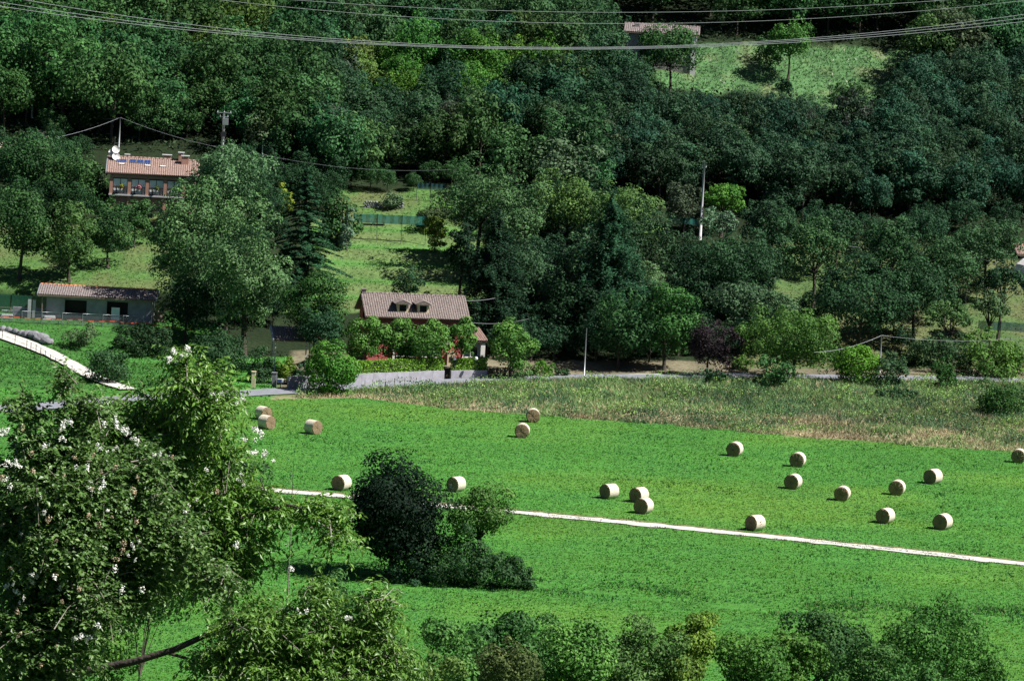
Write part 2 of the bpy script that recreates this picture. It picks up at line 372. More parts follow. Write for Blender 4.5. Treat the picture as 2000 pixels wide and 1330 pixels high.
# low tufts down the middle and along the edges of the gravel track
tx = rng.uniform(-42, 56, 4200); ta = np.array(tp); tcy = np.interp(tx, ta[:, 0], ta[:, 1]); ed = rng.random(len(tx)) < .6
ty = tcy + np.where(ed, np.sign(rng.normal(0, 1, len(tx)))*rng.uniform(.85, 1.2, len(tx)), rng.normal(0, .07, len(tx)))
k = np.where(ed, noise(tx, ty, 1.1, 70) > .45, noise(tx, ty*0, 5, 71) > .6); tx, ty = tx[k], ty[k]
tag(blades('track_grass', tx, ty, np.tile([.075, .13, .045], (len(tx), 1))*(.6+.7*rng.random((len(tx), 1))), .08, .16, .05, .8, 2, zoff=.03), 'low grass growing in the gravel track', 'grass')
# tall weeds of the fallow strip between meadow and road
def strip_ok(x, y): return (y > edge_y(x)+.5-3.0*noise(x, y, 2.2, 23)*noise(x, y, .7, 24)) & (y < road_y(x)-2.3) & (x > -21.5)
x, y = scatter(60000, 425, 470, strip_ok)
t = np.clip((y-edge_y(x))/(road_y(x)-edge_y(x)), 0, 1) + .55*(noise(x, y, 5, 12)-.5) + .3*(noise(x, y, 1.6, 13)-.5)
dryc = np.array([.40, .34, .21])*np.ones((len(x), 1)); grn = np.array([.16, .26, .10])*np.ones((len(x), 1)); dgr = np.array([.085, .16, .08])*np.ones((len(x), 1))
w = sstep(-.06, .2, t)[:, None]; w2 = sstep(.5, .66, noise(x, y, 3.2, 14))[:, None]
c = dryc*(1-w) + (grn*(1-w2)+dgr*w2)*w
c = np.where((rng.random(len(x)) < .10)[:, None], dryc, c)*(.65+.7*rng.random((len(x), 1)))*(.65+.8*noise(x, y, 4.5, 18))[:, None]
tag(blades('fallow_weeds', x, y, c, .15, .62, .055, .85, 3), 'tall green and straw coloured weeds in the fallow strip', 'weeds')
x, y = scatter(95000, 427, 468, lambda x, y: strip_ok(x, y) & (noise(x, y, 2.4, 15)*.6+noise(x, y, 7, 16)*.4 > .47))
hh = 1.25*np.clip(noise(x, y, 2.4, 15)-.3, 0, 1)*rng.random(len(x))+.1
P = np.stack([x, y, T(x, y)+hh*1.5], 1); nq = len(x); q1 = rng.normal(0, 1, (nq, 3)); q1 /= np.linalg.norm(q1, axis=1)[:, None]; q2 = np.cross(q1, rng.normal(0, 1, (nq, 3))); q2 /= np.linalg.norm(q2, axis=1)[:, None]
q1 *= .095; q2 *= .06
wc = np.where((noise(x, y, 5, 17) > .55)[:, None], np.array([.07, .15, .065]), np.array([.17, .31, .085]))*(.65+.7*rng.random((nq, 1)))
tag(link('leafy_weeds', np_mesh('leafy_weeds', np.stack([P-q1, P+q2, P+q1, P-q2], 1).reshape(-1, 3), 4, {'lv': np.repeat(rng.random(nq), 4), 'col': np.repeat(wc, 4, 0)}), M['leafc']), 'leafy green weed clumps in the fallow strip', 'weeds', kind='stuff')
# lawns on the hill side
def in_any(*ps):
    def f(x, y):
        px, py = proj(x, y, T(x, y)); r = np.zeros(len(x), bool)
        for p in ps: r |= inpoly(px, py, p)
        return r & (y > road_y(x)+3)
    return f
x, y = scatter(70000, 440, 530, in_any(POLY_SLOPE, POLY_GARDEN, POLY_LEFT, POLY_RIGHT, POLY_BANK))
def off_drive(x, y):
    dP = np.array(DRV); sP = np.r_[0, np.cumsum(np.hypot(*np.diff(dP, axis=0).T))]; ss = np.arange(0, sP[-1], .5)
    return np.min(np.hypot(x[:, None]-np.interp(ss, sP, dP[:, 0])[None], y[:, None]-np.interp(ss, sP, dP[:, 1])[None]), 1) > 1.3
k = off_drive(x, y); x, y = x[k], y[k]
c = ground_colour(x, y, T(x, y))*(.8+.6*rng.random((len(x), 1)))
tag(blades('slope_grass', x, y, c, .07, .22, .07, .9), 'dry green grass on the slope behind the houses', 'grass')
x, y = scatter(60000, 540, 600, in_any(POLY_CLEAR))
c = ground_colour(x, y, T(x, y))*(.75+.7*rng.random((len(x), 1)))
c = np.where((rng.random(len(x)) < .04)[:, None], np.array([.5, .5, .42]), c)
tag(blades('clearing_grass', x, y, c, .12, .42, .08, .8), 'pale flowering grass in the clearing high on the hill', 'grass')
x, y = scatter(30000, 405, 470, lambda x, y: (x < -24) & (y > edge_y(x)) & (np.abs(y-road_y(x)) > 2.3) & (y < toe_y(x)+4))
k = off_drive(x, y); x, y = x[k], y[k]
c = ground_colour(x, y, T(x, y))*(.85+.35*rng.random((len(x), 1)))
tag(blades('lawn_grass', x, y, c, .08, .24, .11, 1.0), 'bright green lawn beside the pale driveway', 'grass')
# ------------------------------------------------------------------ buildings
def tile_roof(mb, RL, RR, EL, ER, pitch=.25, amp=.065, row=.38):
    """barrel tiles: ribs run from ridge to eave, courses overlap downwards"""
    RL, RR, EL, ER = map(lambda p: np.array(p, float), (RL, RR, EL, ER))
    n = max(4, int(round(np.linalg.norm(ER-EL)/pitch))); rows = max(3, int(round(np.linalg.norm(EL-RL)/row)))
    nrm = np.cross(RR-RL, EL-RL); nrm /= np.linalg.norm(nrm)
    if nrm[2] < 0: nrm = -nrm
    us = np.linspace(0, 1, n*4+1); hp = np.abs(np.sin(np.linspace(0, math.pi*n, n*4+1)))
    vs = []
    for r in range(rows):
        for e in (0, 1):
            v = (r+e)/rows
            A = RL + (EL-RL)*v; B = RR + (ER-RR)*v
            off = amp*hp + (.014 if e else 0) + .008*rng.standard_normal(n*4+1)*(hp > .5)
            vs.append(A[None] + (B-A)[None]*us[:, None] + nrm[None]*off[:, None])
    V = np.concatenate(vs); m = n*4+1; fs = []
    for r in range(len(vs)-1):
        fs += [(r*m+i, (r+1)*m+i, (r+1)*m+i+1, r*m+i+1) for i in range(m-1)]
    mb.add([tuple(v) for v in V], fs)
def gable_roof(root, a0, a1, yf, yb, ze, zr, mat, ridge_mat, thick=.16, deck='wood', ridge_x=None):
    ym = (yf+yb)/2
    mb = MB(); tile_roof(mb, (a0, ym, zr+.02), (a1, ym, zr+.02), (a0, yf, ze+.02), (a1, yf, ze+.02))
    tile_roof(mb, (a1, ym, zr+.02), (a0, ym, zr+.02), (a1, yb, ze+.02), (a0, yb, ze+.02)); roof = mb.build('roof', mat, root)
    b = MB(); b.prism([(yf, ze), (ym, zr), (yb, ze), (yb, ze-thick), (ym, zr-thick), (yf, ze-thick)], a0+.02, a1-.02); b.build('roof_deck', M[deck], root)
    r = MB(); n = int((a1-a0)/.45)
    for i in range(n):
        x0 = a0+(a1-a0)*i/n
        r.tube([(x0, ym, zr+.06), (x0+(a1-a0)/n+.04, ym, zr+.045)], [.12, .10], 7)
    r.build('ridge_tiles', ridge_mat, root)
    return roof
def window(root, x, z, w, h, yface, glass='glass', frame='white', mull=1, sill=True, name='window'):
    f = MB(); t = .07
    f.box(x-w/2-t, x+w/2+t, yface-.05, yface+.04, z+h, z+h+t).box(x-w/2-t, x-w/2, yface-.05, yface+.04, z, z+h).box(x+w/2, x+w/2+t, yface-.05, yface+.04, z, z+h)
    f.box(x-w/2-t, x+w/2+t, yface-.05, yface+.04, z-t, z)
    for i in range(mull): xm = x-w/2+w*(i+1)/(mull+1); f.box(xm-.03, xm+.03, yface-.04, yface+.03, z, z+h)
    o = f.build(name, M[frame], root)
    MB().box(x-w/2, x+w/2, yface-.015, yface+.03, z, z+h).build('pane', M[glass], o)
    if sill: MB().box(x-w/2-.15, x+w/2+.15, yface-.16, yface+.03, z-t-.09, z-t-.003).build('sill', M['white'], o)
    return o

# --- pink farmhouse on the terrace
Pm = atY(815, 622, 459.5); HR = R(10)
house = empty('farmhouse', (Pm.x-.75, Pm.y+4.23, 1.35), HR, 'pink farmhouse with two dormers in its grey-brown tiled roof', 'house')
EZ = Pm.z - 1.35; RZ = EZ + 2.05
w = MB(); w.box(-5.1, 5.1, -3.5, 3.5, 0, EZ-.05); w.build('wall', M['pink'], house)
for a_, b_ in ((-5.1, -4.85), (4.85, 5.1)): MB().prism([(-3.5, EZ-.05), (3.5, EZ-.05), (0, EZ+1.62)], a_, b_).build('gable_wall', M['pink'], house)
roof = gable_roof(house, -5.6, 5.75, -4.3, 4.3, EZ, RZ, M['tile'], M['tile'])
gut = MB().tube([(-5.6, -4.36, EZ-.02), (5.75, -4.36, EZ-.02)], .07, 6).build('gutter', M['brown'], roof)
MB().box(-5.5, -5.05, -.25, .25, RZ-.3, RZ+.4).box(-5.56, -4.99, -.31, .31, RZ+.4, RZ+.48).build('chimney', M['tile'], roof)
def roofz(y): return EZ + (RZ-EZ)*(1-abs(y)/4.3)
for lx in (-1.45, .75):
    d = MB(); y0, y1 = -3.35, -1.2; zb = roofz(y0)-.05; zt = roofz(y0)+.95
    d.box(lx-.6, lx-.38, y0, y1, zb, zt).box(lx+.38, lx+.6, y0, y1, zb, zt).box(lx-.38, lx+.38, y0, y1, zb, zb+.2).box(lx-.38, lx+.38, y0+.02, y1, zt-.12, zt).prism([(y0+.05, zt), (y1, zt), (y1, zt+.3), (y0+.05, zt+.3)], lx-.12, lx+.12)
    dorm = d.build('dormer', M['cream'], house)
    MB().box(lx-.37, lx+.37, y0+.22, y0+.3, zb+.2, zt-.12).build('pane', M['black'], dorm)
    dr = MB(); yb = -.35
    tile_roof(dr, (lx, yb, zt+.42), (lx, y0-.3, zt+.42), (lx-.92, yb, zt+.02), (lx-.92, y0-.3, zt+.02), .2, .04, .3)
    tile_roof(dr, (lx, y0-.3, zt+.42), (lx, yb, zt+.42), (lx+.92, y0-.3, zt+.02), (lx+.92, yb, zt+.02), .2, .04, .3)
    dr.add([(lx-.9, y0-.28, zt-.02), (lx+.9, y0-.28, zt-.02), (lx, y0-.28, zt+.38), (lx-.9, yb, zt-.02), (lx+.9, yb, zt-.02), (lx, yb, zt+.38)], [(0, 1, 2), (3, 5, 4), (0, 3, 4, 1)])
    dr.build('dormer_roof', M['tile'], dorm)
for x_, z_ in ((-4.05, EZ-2.5), (-1.7, EZ-2.5), (1.0, EZ-2.5), (3.6, EZ-2.5)):
    wo = window(house, x_, z_, .95, 1.25, -3.5, 'glass', 'brown', 1)
    MB().box(x_-.62, x_+.62, -3.62, -3.49, z_+1.34, z_+1.5).build('lintel', M['white'], wo)
for x_, wd in ((1.9, 2.0), (-.9, 1.8)):
    wo = window(house, x_, .95, wd, 1.0, -3.5, 'glass', 'brown', 2)
MB().box(-2.35, -2.13, -3.72, -3.49, 0, 2.2).build('post', M['white'], house)
MB().box(-2.13, -.5+.2, -3.53, -3.49, 0, .94).build('dark_doorway', M['black'], house)  # near-black sheet paints the unlit depth of the door opening
MB().box(3.55, 4.35, -3.75, -3.49, 0, 1.5).build('pillar', M['cream'], house)
MB().box(3.80, 4.1, -3.79, -3.74, .45, 1.0).build('meter_box', M['dark_metal'], house)
window(house, -5.1, EZ-.1, .9, 1.1, 0, 'glass', 'brown', 1, False).matrix_local = Matrix.Rotation(-math.pi/2, 4, 'Z') @ Matrix.Translation((5.1, -5.12, -.4))
an = MB(); an.box(5.1+.003, 7.6, -3.2, 2.5, 0, 2.75); an.build('annex_wall', M['white'], house)
ar = MB(); tile_roof(ar, (5.12, 2.9, 3.5), (7.95, 2.9, 3.5), (5.12, -3.65, 2.78), (7.95, -3.65, 2.78)); ar.build('annex_roof', M['tile_new'], house)
MB().hexa([(5.12, -3.6, 2.62), (7.9, -3.6, 2.62), (7.9, 2.85, 3.34), (5.12, 2.85, 3.34), (5.12, -3.6, 2.75), (7.9, -3.6, 2.75), (7.9, 2.85, 3.47), (5.12, 2.85, 3.47)]).build('annex_roof_deck', M['wood'], house)
window(house, 6.1, 1.0, 1.5, 1.1, -3.2, 'glass', 'white', 1)
MB().box(4.36, 7.1, -3.45, -3.21, 0, .75).build('low_wall', M['pink'], house)
MB().box(7.15, 7.62, -3.5, -3.21, 0, 2.6).build('white_pillar', M['white'], house)
for px, lab in ((888, 'white globe lamp nearer the middle of the farmhouse front'), (930, 'white globe lamp before the farmhouse annex')):
    p = atY(px, 700, 456.3); lamp = empty('garden_lamp', (p.x, p.y, Tz(p.x, p.y)), 0, lab, 'lamp', 'globe lamps before the farmhouse')
    hz = p.z - Tz(p.x, p.y)
    MB().tube([(0, 0, 0), (0, 0, hz-.15)], .035, 6).build('post', M['dark_metal'], lamp); MB().ball((0, 0, hz), .19).build('globe', M['globe'], lamp)
# boundary wall along the road
def wall_run(name, label, x0, x1, h, off=2.5, th=.3, mat='grey_wall', z_abs=None):
    xs = np.linspace(x0, x1, max(2, int((x1-x0)/1.2)+1)); root = empty(name, (xs[0], float(road_y(xs[0]))+off, 0), 0, label, 'wall')
    for a, b in zip(xs[:-1], xs[1:]):
        ya, yb = float(road_y(a))+off, float(road_y(b))+off; za = float(road_z(a)); zb = float(road_z(b)); d = Vector((b-a, yb-ya)).normalized(); n = Vector((-d.y, d.x))*th
        ta = z_abs if z_abs else za+h; tb = z_abs if z_abs else zb+h
        q = [(a, ya, za-.3), (b-.012, yb, zb-.3), (b-.012+n.x, yb+n.y, zb-.3), (a+n.x, ya+n.y, za-.3), (a, ya, ta), (b-.012, yb, tb), (b-.012+n.x, yb+n.y, tb), (a+n.x, ya+n.y, ta)]
        MB().hexa([(u-xs[0], v-float(road_y(xs[0]))-off, t) for u, v, t in q]).build('wall_panel', M[mat], root)
    return root
wall_run('boundary_wall', 'long grey retaining wall under the longer hedge by the road', -22.6, -6.9, 1.2, z_abs=1.42)
wall_run('boundary_wall', 'short grey retaining wall under the shorter hedge', -6.2, -2.4, 1.0, z_abs=1.40)
# gate, pillars and letter box
def post_thing(name, label, cat, px, py0, py1, Yd, w, mat, parts=None):
    b = atY(px, py1, Yd); t = atY(px, py0, Yd); z0 = Tz(b.x, b.y)
    r = empty(name, (b.x, b.y, z0), 0, label, cat); h = t.z - z0
    MB().box(-w/2, w/2, -w/2, w/2, -.2, h-.06).build('shaft', M[mat], r); MB().box(-w/2-.04, w/2+.04, -w/2-.04, w/2+.04, h-.06, h).build('cap', M[mat], r)
    return r
post_thing('gate_pillar', 'cream pillar at the end of the dark gate', 'pillar', 495, 725, 745, 442.5, .4, 'cream')
post_thing('gate_pillar', 'dark grey pillar between gate and boundary wall', 'pillar', 535, 727, 755, 443.6, .5, 'stone')
gp = atY(514, 745, 443); gate = empty('metal_gate', (gp.x, gp.y, Tz(gp.x, gp.y)), R(8), 'dark barred metal gate between two pillars', 'gate')
for i in range(9): MB().box(-.72+i*.18-.02, -.72+i*.18+.02, -.02, .02, .05, 1.05).build('bar', M['dark_metal'], gate)
for z_ in (.1, .95): MB().box(-.76, .76, -.05, -.021, z_, z_+.06).build('rail', M['dark_metal'], gate)
lb = atY(548, 745, 443.2); box = empty('letter_box', (lb.x, lb.y, Tz(lb.x, lb.y)), R(5), 'pale letter box on a dark post beside the gate', 'letter box')
MB().box(-.04, .04, -.03, .03, -.1, .5).build('post', M['dark_metal'], box); MB().box(-.33, .33, -.16, .16, .5, .92).build('body', M['concrete'], box)
MB().box(.12, .31, -.185, -.161, .54, .88).build('door', M['white'], box); MB().box(-.3, .06, -.18, -.161, .56, .86).build('panel', M['panel'], box)

# --- open garden shelter with brown roof left of the farmhouse
p = atY(562, 665, 457); sh = empty('garden_shelter', (p.x, p.y, Tz(p.x, p.y)), R(12), 'small open shelter with a brown roof under the dark trees', 'shelter'); hz = p.z-Tz(p.x, p.y)
rf = MB(); tile_roof(rf, (-1.4, 2.6, hz+1.2), (2.6, 2.6, hz+1.2), (-1.4, 0, hz), (2.6, 0, hz)); rf.build('roof', M['tile_old'], sh)
MB().hexa([(-1.4, 0, hz-.12), (2.6, 0, hz-.12), (2.6, 2.6, hz+1.08), (-1.4, 2.6, hz+1.08), (-1.4, 0, hz-.01), (2.6, 0, hz-.01), (2.6, 2.6, hz+1.19), (-1.4, 2.6, hz+1.19)]).build('roof_deck', M['wood'], sh)
MB().hexa([(-1.62, -.02, hz-.1), (-1.42, -.02, hz-.1), (-1.42, 2.6, hz+1.1), (-1.62, 2.6, hz+1.1), (-1.62, -.02, hz+.08), (-1.42, -.02, hz+.08), (-1.42, 2.6, hz+1.28), (-1.62, 2.6, hz+1.28)]).build('barge_board', M['metal'], sh)
for x_, y_ in ((-1.25, .15), (2.4, .15), (-1.25, 2.4), (2.4, 2.4)): MB().box(x_-.06, x_+.06, y_-.06, y_+.06, -.2, hz-.13+y_*.46).build('post', M['concrete'], sh)

# --- upper house with loggia
Pu = atY(285, 341, 504); up = empty('hill_house', (Pu.x-.3, Pu.y+4.2, Tz(Pu.x, Pu.y)-.3), R(4), 'salmon hillside house with four tall glazed bays and solar panels', 'house')
b0 = up.location.z; ez = Pu.z-b0; rz_ = ez+1.55; a0, a1 = -4.55, 6.2
fl = atY(285, 382, 504).z-b0
roof = gable_roof(up, a0, a1, -4.2, 4.2, ez, rz_, M['tile_new'], M['tile_new'])
MB().tube([(a0, -4.26, ez-.03), (a1, -4.26, ez-.03)], .06, 6).build('gutter', M['brown'], roof)
MB().hexa([(a0-.12, -4.2, ez-.15), (a0-.01, -4.2, ez-.15), (a0-.01, 0, rz_-.15), (a0-.12, 0, rz_-.15), (a0-.12, -4.2, ez+.1), (a0-.01, -4.2, ez+.1), (a0-.01, 0, rz_+.1), (a0-.12, 0, rz_+.1)]).build('barge_board', M['metal'], roof)
wl = MB(); wl.box(-4.1, 5.8, -3.84, 3.7, -.5, ez-.17).prism([(-3.84, ez-.17), (3.7, ez-.17), (3.7, ez), (0, rz_-.25), (-3.84, ez-.03)], -4.1, -3.9); wl.build('wall', M['salmon'], up)
MB().box(-4.2, 5.9, -4.25, -3.845, fl-.16, fl).build('balcony_slab', M['concrete'], up)
MB().box(-4.1, 5.8, -4.07, -3.843, ez-.52, ez-.18).build('beam', M['salmon'], up)
cols = [-3.95, -1.85, .22, 2.3, 4.4]
for x_ in cols:
    MB().box(x_-.19, x_+.19, -4.10, -3.843, -.6, ez-.53).build('column', M['salmon'], up)
for i in range(4):
    x0, x1 = cols[i]+.19, cols[i+1]-.19; xm = (x0+x1)/2
    wo = window(up, xm, fl+.05, x1-x0-.1, ez-fl-.72, -3.90, 'curtain', 'brown', 1, False)
    rl = MB(); rl.box(x0, x1, -4.08, -4.03, fl+.82, fl+.9).box(x0, x1, -4.08, -4.03, fl+.08, fl+.14)
    for k in range(9):
        xk = x0+(x1-x0)*(k+.5)/9; rl.box(xk-.02, xk+.02, -4.07, -4.04, fl+.14, fl+.82)
    for k in range(2): xk = x0+(x1-x0)*(k*2+1)/4; rl.box(xk-.06, xk+.06, -4.09, -4.02, fl, fl+.95)
    rl.build('railing', M['brown'], up)
for i, (x_, col) in enumerate(((-2.75, (.30, .34, .05, 1)), (-.72, (.45, .18, .19, 1)), (1.35, (.10, .15, .05, 1)))):
    fp = empty('flower_pot', (0, 0, 0), 0, ['potted yellow-green plant on the first bay railing', 'potted pink flowers on the second bay railing', 'small potted green plant on the third bay railing'][i], 'flower pot', 'flower pots on the hill house balcony')
    fp.matrix_world = Matrix.Translation(up.location) @ Matrix.Rotation(R(4), 4, 'Z') @ Matrix.Translation((x_, -4.26, fl+.55))
    MB().tube([(0, 0, 0), (0, 0, .28)], [.11, .16], 8).build('pot', M['tile_new'], fp)
    n = 150; dv = rng.normal(0, 1, (n, 3)); dv /= np.linalg.norm(dv, axis=1)[:, None]; pc = np.array([0, 0, .38])+dv*rng.uniform(.08, .22, (n, 1))
    tq = rng.normal(0, .06, (n, 3)); uq = rng.normal(0, .06, (n, 3))
    f = link('foliage', np_mesh('foliage', np.stack([pc-tq, pc+uq, pc+tq, pc-uq], 1).reshape(-1, 3), 4, {'lv': np.repeat(rng.random(n), 4)}), M['leaf'], fp); f.color = col
def on_roof(x_, t): return (x_, -4.2*t, rz_+(ez-rz_)*t)
pl_ang = math.atan2(rz_-ez, 4.2)
for x_, wd, dp in ((-2.95, 1.25, .55), (-1.62, .78, .85), (-.78, .78, .85), (.06, .78, .85)):
    c_ = on_roof(x_, .27)
    o = MB().box(-wd/2, wd/2, -dp/2, dp/2, .10, .16).build('solar_panel', M['metal'], up, c_, (pl_ang, 0, 0))
    for gi in range(3 if wd > 1 else 2):
        gn = 3 if wd > 1 else 2; g0 = -wd/2+.03+(wd-.06)*gi/gn
        MB().box(g0+.01, g0+(wd-.06)/gn-.01, -dp/2+.03, dp/2-.03, .161, .168).build('cell_panel', M['panel'], o)
for x_, t in ((-2.9, .47), (.15, .50), (1.9, .50)):
    o = MB().box(-.38, .38, -.12, .12, .08, .15).build('skylight', M['brown'], up, on_roof(x_, t), (pl_ang, 0, 0)); MB().box(-.33, .33, -.09, .09, .151, .16).build('pane', M['curtain'], o)
for x_, y_, h_, w_ in ((-2.35, 1.2, .75, .25), (2.3, .6, .75, .5), (3.95, -.15, 1.0, .3), (4.45, -1.0, 1.0, .42)):
    zb = rz_-abs(y_)*(rz_-ez)/4.2-.2
    o = MB().box(x_-w_, x_+w_, y_-.28, y_+.28, zb, zb+h_).build('chimney', M['salmon'], up)
    MB().box(x_-w_-.08, x_+w_+.08, y_-.36, y_+.36, zb+h_+.14, zb+h_+.22).box(x_-w_, x_-w_+.1, y_-.28, y_+.28, zb+h_, zb+h_+.14).box(x_+w_-.1, x_+w_, y_-.28, y_+.28, zb+h_, zb+h_+.14).build('cap', M['concrete'], o)
# dishes and antenna
UM = Matrix.Translation(up.location) @ Matrix.Rotation(R(4), 4, 'Z')
def dish(lx, t, hh, r_, yaw, label):
    base = on_roof(lx, t); o = empty('satellite_dish', (0, 0, 0), 0, label, 'satellite dish', 'satellite dishes on the hill house'); o.matrix_world = UM @ Matrix.Translation(base)
    MB().tube([(0, 0, -.1), (0, 0, hh)], .03, 6).build('mast', M['metal'], o)
    vs = []; fs = []; sg = 16
    for i in range(5):
        rr = r_*i/4
        for k in range(sg): vs.append((rr*math.cos(2*math.pi*k/sg), rr*math.sin(2*math.pi*k/sg), -.16*(1-(i/4)**2)*r_/.4))
    for i in range(4): fs += [(i*sg+k, (i+1)*sg+k, (i+1)*sg+(k+1) % sg, i*sg+(k+1) % sg) for k in range(sg)]
    MB().add(vs, fs, True).build('reflector', M['white'], o, (0, -.08, hh), (R(68), 0, yaw))
    MB().tube([(0, -.1, hh-r_*.6), (math.sin(yaw)*.35, -.55, hh-.05)], .018, 5).build('arm', M['metal'], o)
dish(-3.65, .14, 1.15, .46, R(10), 'topmost white satellite dish on the hill house roof')
dish(-4.15, .10, .75, .42, R(-25), 'left lower satellite dish at the hill house roof corner')
dish(-3.6, .2, .45, .48, R(20), 'lowest satellite dish, on the tiles beside the solar panels')
ant = empty('roof_antenna', (0, 0, 0), 0, 'thin aerial rising above the satellite dishes', 'antenna'); ant.matrix_world = UM @ Matrix.Translation(on_roof(-3.85, .05))
MB().tube([(0, 0, -.1), (0, 0, 2.5)], .02, 5).build('mast', M['metal'], ant); MB().box(.02, .85, -.012, .012, 1.7, 1.725).build('boom', M['metal'], ant)
for k in range(4): MB().box(.2+k*.2, .215+k*.2, -.25, .25, 1.726, 1.74).build('element', M['metal'], ant)

# --- low shed with weathered tiles (building site)
Ps = atY(190, 581, 471.6); shed = empty('tiled_shed', (Ps.x, Ps.y+2.9, 2.75), R(0.5), 'long low grey shed with a weathered tiled roof and orange ridge', 'shed')
ez = Ps.z-2.75; rz2 = ez+.75
gable_roof(shed, -6.5, 6.35, -2.9, 2.9, ez, rz2+.05, M['tile_old'], M['ridge'])
wl = MB(); wl.box(-5.6, -3.6, -2.2, -1.95, -.6, ez-.16).box(-1.2, 1.0, -2.2, -1.95, -.6, ez-.16).box(3.3, 5.9, -2.2, -1.95, -.6, ez-.16).box(-3.6, -1.2, -2.2, -1.95, ez-.5, ez-.16).box(1.0, 3.3, -2.2, -1.95, ez-.45, ez-.16).box(-3.6, -1.2, -2.2, -1.95, -.6, .55)
wl.build('front_wall', M['grey_wall'], shed)
MB().prism([(-1.95, -.6), (2.2, -.6), (2.2, ez-.05), (0, rz2-.25), (-1.95, ez-.05)], 5.65, 5.9).build('gable_wall', M['concrete'], shed)  # sun-side gable in a paler material, its sunlight put into the colour
MB().prism([(-1.95, -.6), (2.2, -.6), (2.2, ez-.05), (0, rz2-.25), (-1.95, ez-.05)], -5.6, -5.35).build('gable_wall', M['grey_wall'], shed)
MB().box(-5.35, 5.65, 1.95, 2.2, -.6, ez-.1).build('back_wall', M['grey_wall'], shed)
for x0, x1, z0, z1 in ((-3.6, -1.2, .55, ez-.5), (1.0, 3.3, -.3, ez-.45)): MB().box(x0, x1, -1.5, -1.4, z0, z1).build('dark_opening', M['black'], shed)
MB().box(1.5, 2.4, -2.0, -1.9, .2, 1.6).build('leaning_board', M['curtain'], shed)
for x_ in (-6.0, 6.1): MB().box(x_-.06, x_+.06, -2.75, -2.63, -.5, ez-.17).build('post', M['wood'], shed)
MB().hexa([(-6.6, -2.95, ez-.1), (-6.5, -2.95, ez-.1), (-6.5, 0, rz2-.05), (-6.6, 0, rz2-.05), (-6.6, -2.95, ez+.14), (-6.5, -2.95, ez+.14), (-6.5, 0, rz2+.16), (-6.6, 0, rz2+.16)]).build('barge_board', M['metal'], shed)
MB().hexa([(6.36, -2.95, ez-.1), (6.46, -2.95, ez-.1), (6.46, 0, rz2-.05), (6.36, 0, rz2-.05), (6.36, -2.95, ez+.14), (6.46, -2.95, ez+.14), (6.46, 0, rz2+.16), (6.36, 0, rz2+.16)]).build('barge_board', M['metal'], shed)
# site fence in front of the shed: posts, mesh, tape
fy = 470.0; fr = empty('site_fence', (-55, fy, 0), 0, 'steel mesh site fence with thin posts before the low shed', 'fence')
fx = np.arange(-55.5, -38.0, 2.2)
for i, x_ in enumerate(fx):
    z_ = Tz(x_, fy); MB().box(x_+55-.03, x_+55+.03, -.03, .03, z_-.3, z_+1.35).build('post', M['metal'], fr)
    if i < len(fx)-1:
        z2 = Tz(x_+2.2, fy)
        MB().hexa([(x_+55.04, -.01, z_+.1), (x_+57.16, -.01, z2+.1), (x_+57.16, .0, z2+.1), (x_+55.04, 0, z_+.1), (x_+55.04, -.01, z_+1.3), (x_+57.16, -.01, z2+1.3), (x_+57.16, 0, z2+1.3), (x_+55.04, 0, z_+1.3)]).build('mesh_panel', M['mesh'], fr)
        MB().tube([(x_+55, -.02, z_+1.32), (x_+57.2, -.02, z2+1.32)], .02, 5).build('top_rail', M['metal'], fr)
tz = [(x_, fy-.12-.1*(i % 2), Tz(x_, fy)+.62-.05*math.sin(i)) for i, x_ in enumerate(np.linspace(-57, -34.5, 40))]
mb = MB()
for a, b in zip(tz[:-1], tz[1:]): mb.hexa([(a[0], a[1], a[2]-.045), (b[0], b[1], b[2]-.045), (b[0], b[1]+.01, b[2]-.045), (a[0], a[1]+.01, a[2]-.045), (a[0], a[1], a[2]+.045), (b[0], b[1], b[2]+.045), (b[0], b[1]+.01, b[2]+.045), (a[0], a[1]+.01, a[2]+.045)])
tag(mb.build('barrier_tape', M['tape']), 'orange barrier tape strung along the site fence', 'tape')
for k, (px, lab) in enumerate(((58, 'left of two pale upright boards by the shed'), (67, 'right of two pale upright boards by the shed'))):
    p = atY(px, 585+k*1, 471.2+k*.7); z0 = Tz(p.x, p.y)
    tag(MB().box(-.17, .17, -.05, .05, -.1, p.z-z0).build('upright_board', M['concrete'], None, (p.x, p.y, z0)), lab, 'board')
p = atY(57, 600, 473); z0 = Tz(p.x, p.y); bw = empty('block_wall', (p.x, p.y, z0), 0, 'low grey concrete block wall left of the shed', 'wall')
for r_ in range(4):
    for k in range(9):
        x_ = -2.0+k*.46+(.23 if r_ % 2 else 0); MB().box(x_, x_+.445, -.12, .12, r_*.31-.2, r_*.31+.295-.2).build('block', M['grey_wall'], bw)
